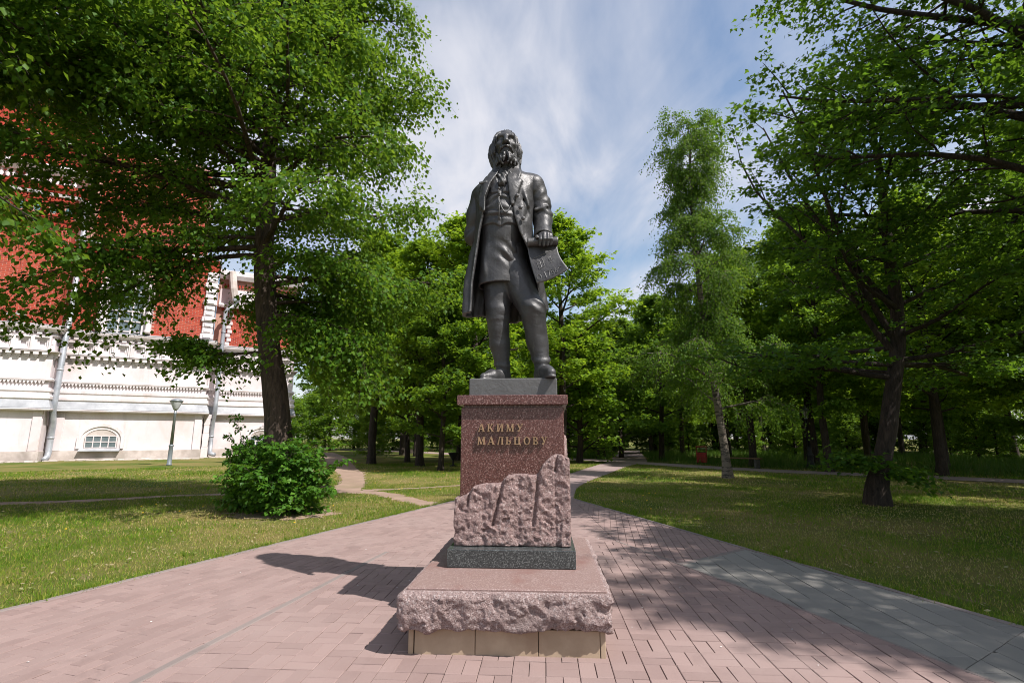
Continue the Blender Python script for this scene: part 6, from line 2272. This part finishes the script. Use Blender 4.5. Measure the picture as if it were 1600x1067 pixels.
downpipe([(-4.02, -0.30, 17.0), (-4.02, -0.30, 8.7), (-4.0, -0.62, 8.1), (-4.0, -0.62, 4.2), (-4.0, -0.72, 3.6), (-4.0, -0.72, 3.0), (-4.0, -0.30, 2.3), (-4.0, -0.30, 0.5), (-4.0, -0.45, 0.22), (-4.0, -0.85, 0.10)], 0.17,
         [(-4.02, -0.30, 12.2), (-4.02, -0.30, 10.4), (-4.0, -0.62, 7.3), (-4.0, -0.62, 5.6), (-4.0, -0.30, 1.4)])
downpipe([(5.2, 1.35, 11.4), (4.75, 1.30, 11.0), (4.62, 1.30, 10.7), (4.62, 1.30, 4.4), (4.62, 1.15, 3.9), (4.62, 1.15, 3.2), (4.55, 1.5, 2.7), (4.55, 1.5, 0.6), (4.6, 1.25, 0.3), (4.85, 0.9, 0.22)], 0.15,
         [(4.62, 1.30, 9.2), (4.62, 1.30, 7.4), (4.62, 1.30, 5.8), (4.55, 1.5, 1.5)])
mb = MB(); mb.lathe([(0.15, -0.3), (0.32, 0.15), (0.32, 0.3)], 10)
bpart(mb, 'rain_head', M['pipe'], loc=(5.2, 1.35, 11.55))
mb = MB(); mb.tube([(5.2, 1.35, 11.6), (5.0, 1.3, 12.6), (4.8, 1.6, 14.0)], 0.28, 10)
bpart(mb, 'gutter_chute', M['old_plaster'])
# narrow plaster buttress in the inner corner with stepped courses
for k, (z0_, z1_, w) in enumerate(((0.0, 0.75, 0.42), (0.752, 1.2, 0.36), (1.202, 1.7, 0.40), (1.702, 2.3, 0.34), (2.302, 2.75, 0.40), (2.752, 3.05, 0.48))):
    mb = MB(); mb.bbox(4.20 - w * 0.5, 4.20 + w * 0.5, 0.95, 2.0, z0_, z1_, 0.02)
    bpart(mb, 'stepped_buttress', M['white_trim'])
# stone rubble along the wall foot
mb = MB()
for i in range(220):
    x = rb.uniform(-12, 9.6)
    y = (-1.45 if x < -4.3 else (-0.25 if x < 4 else 1.6)) - rb.uniform(0, 0.9) ** 1.6
    s = rb.uniform(0.06, 0.22)
    mb.bbox(x - s, x + s, y - s * 0.7, y + s * 0.7, -0.05, s * rb.uniform(0.2, 0.5), s * 0.12)
o = bpart(mb, 'stone_apron', M['old_plaster']); o['kind'] = 'stuff'

# two security cameras on the cornice
bm4 = Matrix.Translation((-25.14, 34.37, 0)) @ Matrix.Rotation(BA, 4, 'Z')
for lab, x, tilt, turn in (('white box security camera on the cornice, the one farther from the downpipe', -6.55, R(-4), R(150)), ('white security camera on the cornice aimed along the wall to the downpipe', -6.05, R(20), R(20))):
    w = bm4 @ Vector((x, -1.30, 8.32))
    cmr = thing('security_camera', lab, 'camera', w, BA, 'security cameras')
    mb = MB(); mb.bbox(-0.10, 0.10, -0.08, 0.08, 0.0, 0.05, 0.01); mb.tube([(0, 0, 0.05), (0, 0, 0.22), (0, -0.08, 0.34)], 0.035, 8)
    mb.build('mount', M['plastic'], cmr)
    mb = MB(); mb.bbox(-0.26, 0.20, -0.075, 0.075, -0.06, 0.08, 0.02); mb.bbox(-0.30, 0.22, -0.09, 0.09, 0.082, 0.10, 0.005)
    mb.build('housing', M['plastic'], cmr, (0, -0.08, 0.40), (0, tilt, turn))
    mb = MB(); mb.lathe([(0.05, 0), (0.055, 0.02), (0.03, 0.03)], 12)
    mb.build('lens', M['dark'], cmr, tuple(Matrix.Rotation(turn, 3, 'Z') @ Vector((-0.262, 0, 0)) + Vector((0, -0.08, 0.41))), (0, R(-90), turn))

# ================================================================ lamps, bench, bins
lp = thing('street_lamp', 'grey park lamp with a goblet shaped head in front of the white wall', 'lamp', (-17.76, 27.23, 0))
mb = MB(); mb.lathe([(0.13, 0), (0.13, 0.06), (0.105, 0.10), (0.10, 0.95), (0.115, 0.98), (0.115, 1.03), (0.09, 1.06)], 18)
mb.build('base', M['lamp_grey'], lp, smooth=True)
mb = MB(); mb.lathe([(0.082, 1.06), (0.062, 2.62), (0.075, 2.64), (0.075, 2.70), (0.06, 2.72), (0.06, 2.86)], 16)
mb.build('pole', M['lamp_grey'], lp, smooth=True)
mb = MB(); mb.lathe([(0.06, 2.84), (0.11, 2.87), (0.13, 2.92), (0.29, 3.27), (0.29, 3.29), (0.20, 3.31)], 20)
M['lamp_glass'] = mat_two('frosted_glass', (0.50, 0.52, 0.53), (0.42, 0.44, 0.45), 3, 0.25, 0)
mb.build('shade', M['lamp_glass'], lp, smooth=True)
mb = MB(); mb.lathe([(0.31, 3.285), (0.32, 3.33), (0.16, 3.42), (0.03, 3.45)], 20)
mb.build('cap', M['lamp_grey'], lp, smooth=True)

bk = thing('street_lamp', 'black cast iron lantern post in tall grass behind the far path', 'lamp', (14.15, 24.9, 0))
mb = MB(); mb.lathe([(0.20, 0), (0.20, 0.12), (0.15, 0.18), (0.14, 0.55), (0.17, 0.60), (0.11, 0.68), (0.09, 0.9), (0.11, 0.94), (0.08, 1.0)], 14)
mb.build('base', M['black'], bk, smooth=True)
mb = MB(); mb.lathe([(0.06, 1.0), (0.05, 2.05), (0.08, 2.08), (0.05, 2.12), (0.05, 2.30)], 12)
mb.build('pole', M['black'], bk, smooth=True)
for k in range(6):
    a = k * math.pi / 3
    mb = MB(); mb.tube([(0.09 * math.cos(a), 0.09 * math.sin(a), 2.32), (0.19 * math.cos(a), 0.19 * math.sin(a), 2.66)], 0.012, 5)
    mb.build('lantern_rib', M['black'], bk)
mb = MB(); mb.lathe([(0.085, 2.30), (0.175, 2.655)], 6)
mb.build('lantern_glass', M['lamp_glass'], bk)
mb = MB(); mb.lathe([(0.26, 2.66), (0.27, 2.69), (0.12, 2.80), (0.04, 2.84), (0.05, 2.90), (0.01, 2.96)], 12)
mb.build('lantern_roof', M['lamp_grey'], bk, smooth=True)

bn = thing('park_bench', 'backless wooden bench beside the far path behind the birch', 'bench', (10.95, 25.05, 0), R(-52))
for k in range(3):
    mb = MB(); mb.bbox(-0.9, 0.9, -0.21 + 0.145 * k, -0.075 + 0.145 * k, 0.43, 0.475, 0.008)
    mb.build('seat_plank', M['plank'], bn)
for s in (-1, 1):
    mb = MB(); mb.bbox(s * 0.74 - 0.05, s * 0.74 + 0.05, -0.19, 0.19, 0, 0.43, 0.01)
    mb.build('leg', M['bench_leg'], bn)

rd = thing('litter_bin', 'red metal litter bin beside the path at the edge of the wood', 'bin', (10.35, 28.6, 0), R(-25))
mb = MB(); mb.bbox(-0.26, 0.26, -0.2, 0.2, 0.08, 0.62, 0.02)
mb.build('body', M['red_paint'], rd)
for s in (-1, 1):
    mb = MB(); mb.box(s * 0.24 - 0.025, s * 0.24 + 0.025, -0.19, 0.19, 0.0, 0.08)
    mb.build('foot', M['black'], rd)
    mb = MB(); mb.box(s * 0.25 - 0.012, s * 0.25 + 0.012, -0.18, 0.18, 0.62, 0.90)
    mb.build('side_panel', M['red_paint'], rd)
mb = MB(); mb.box(-0.235, 0.235, -0.17, 0.17, 0.621, 0.64); mb.build('opening', M['dark'], rd)
mb = MB(); mb.bbox(-0.28, 0.28, -0.22, 0.22, 0.90, 0.96, 0.015)
mb.build('lid', M['red_paint'], rd)

ur = thing('litter_urn', 'dark funnel shaped litter urn on a stem near the far trees', 'bin', (-2.95, 26.4, 0))
mb = MB(); mb.lathe([(0.18, 0), (0.18, 0.04), (0.05, 0.08), (0.05, 0.30)], 12); mb.build('stem', M['black'], ur, smooth=True)
mb = MB(); mb.lathe([(0.05, 0.30), (0.14, 0.42), (0.27, 0.66), (0.29, 0.68), (0.24, 0.67)], 14); mb.build('bowl', M['black'], ur, smooth=True)
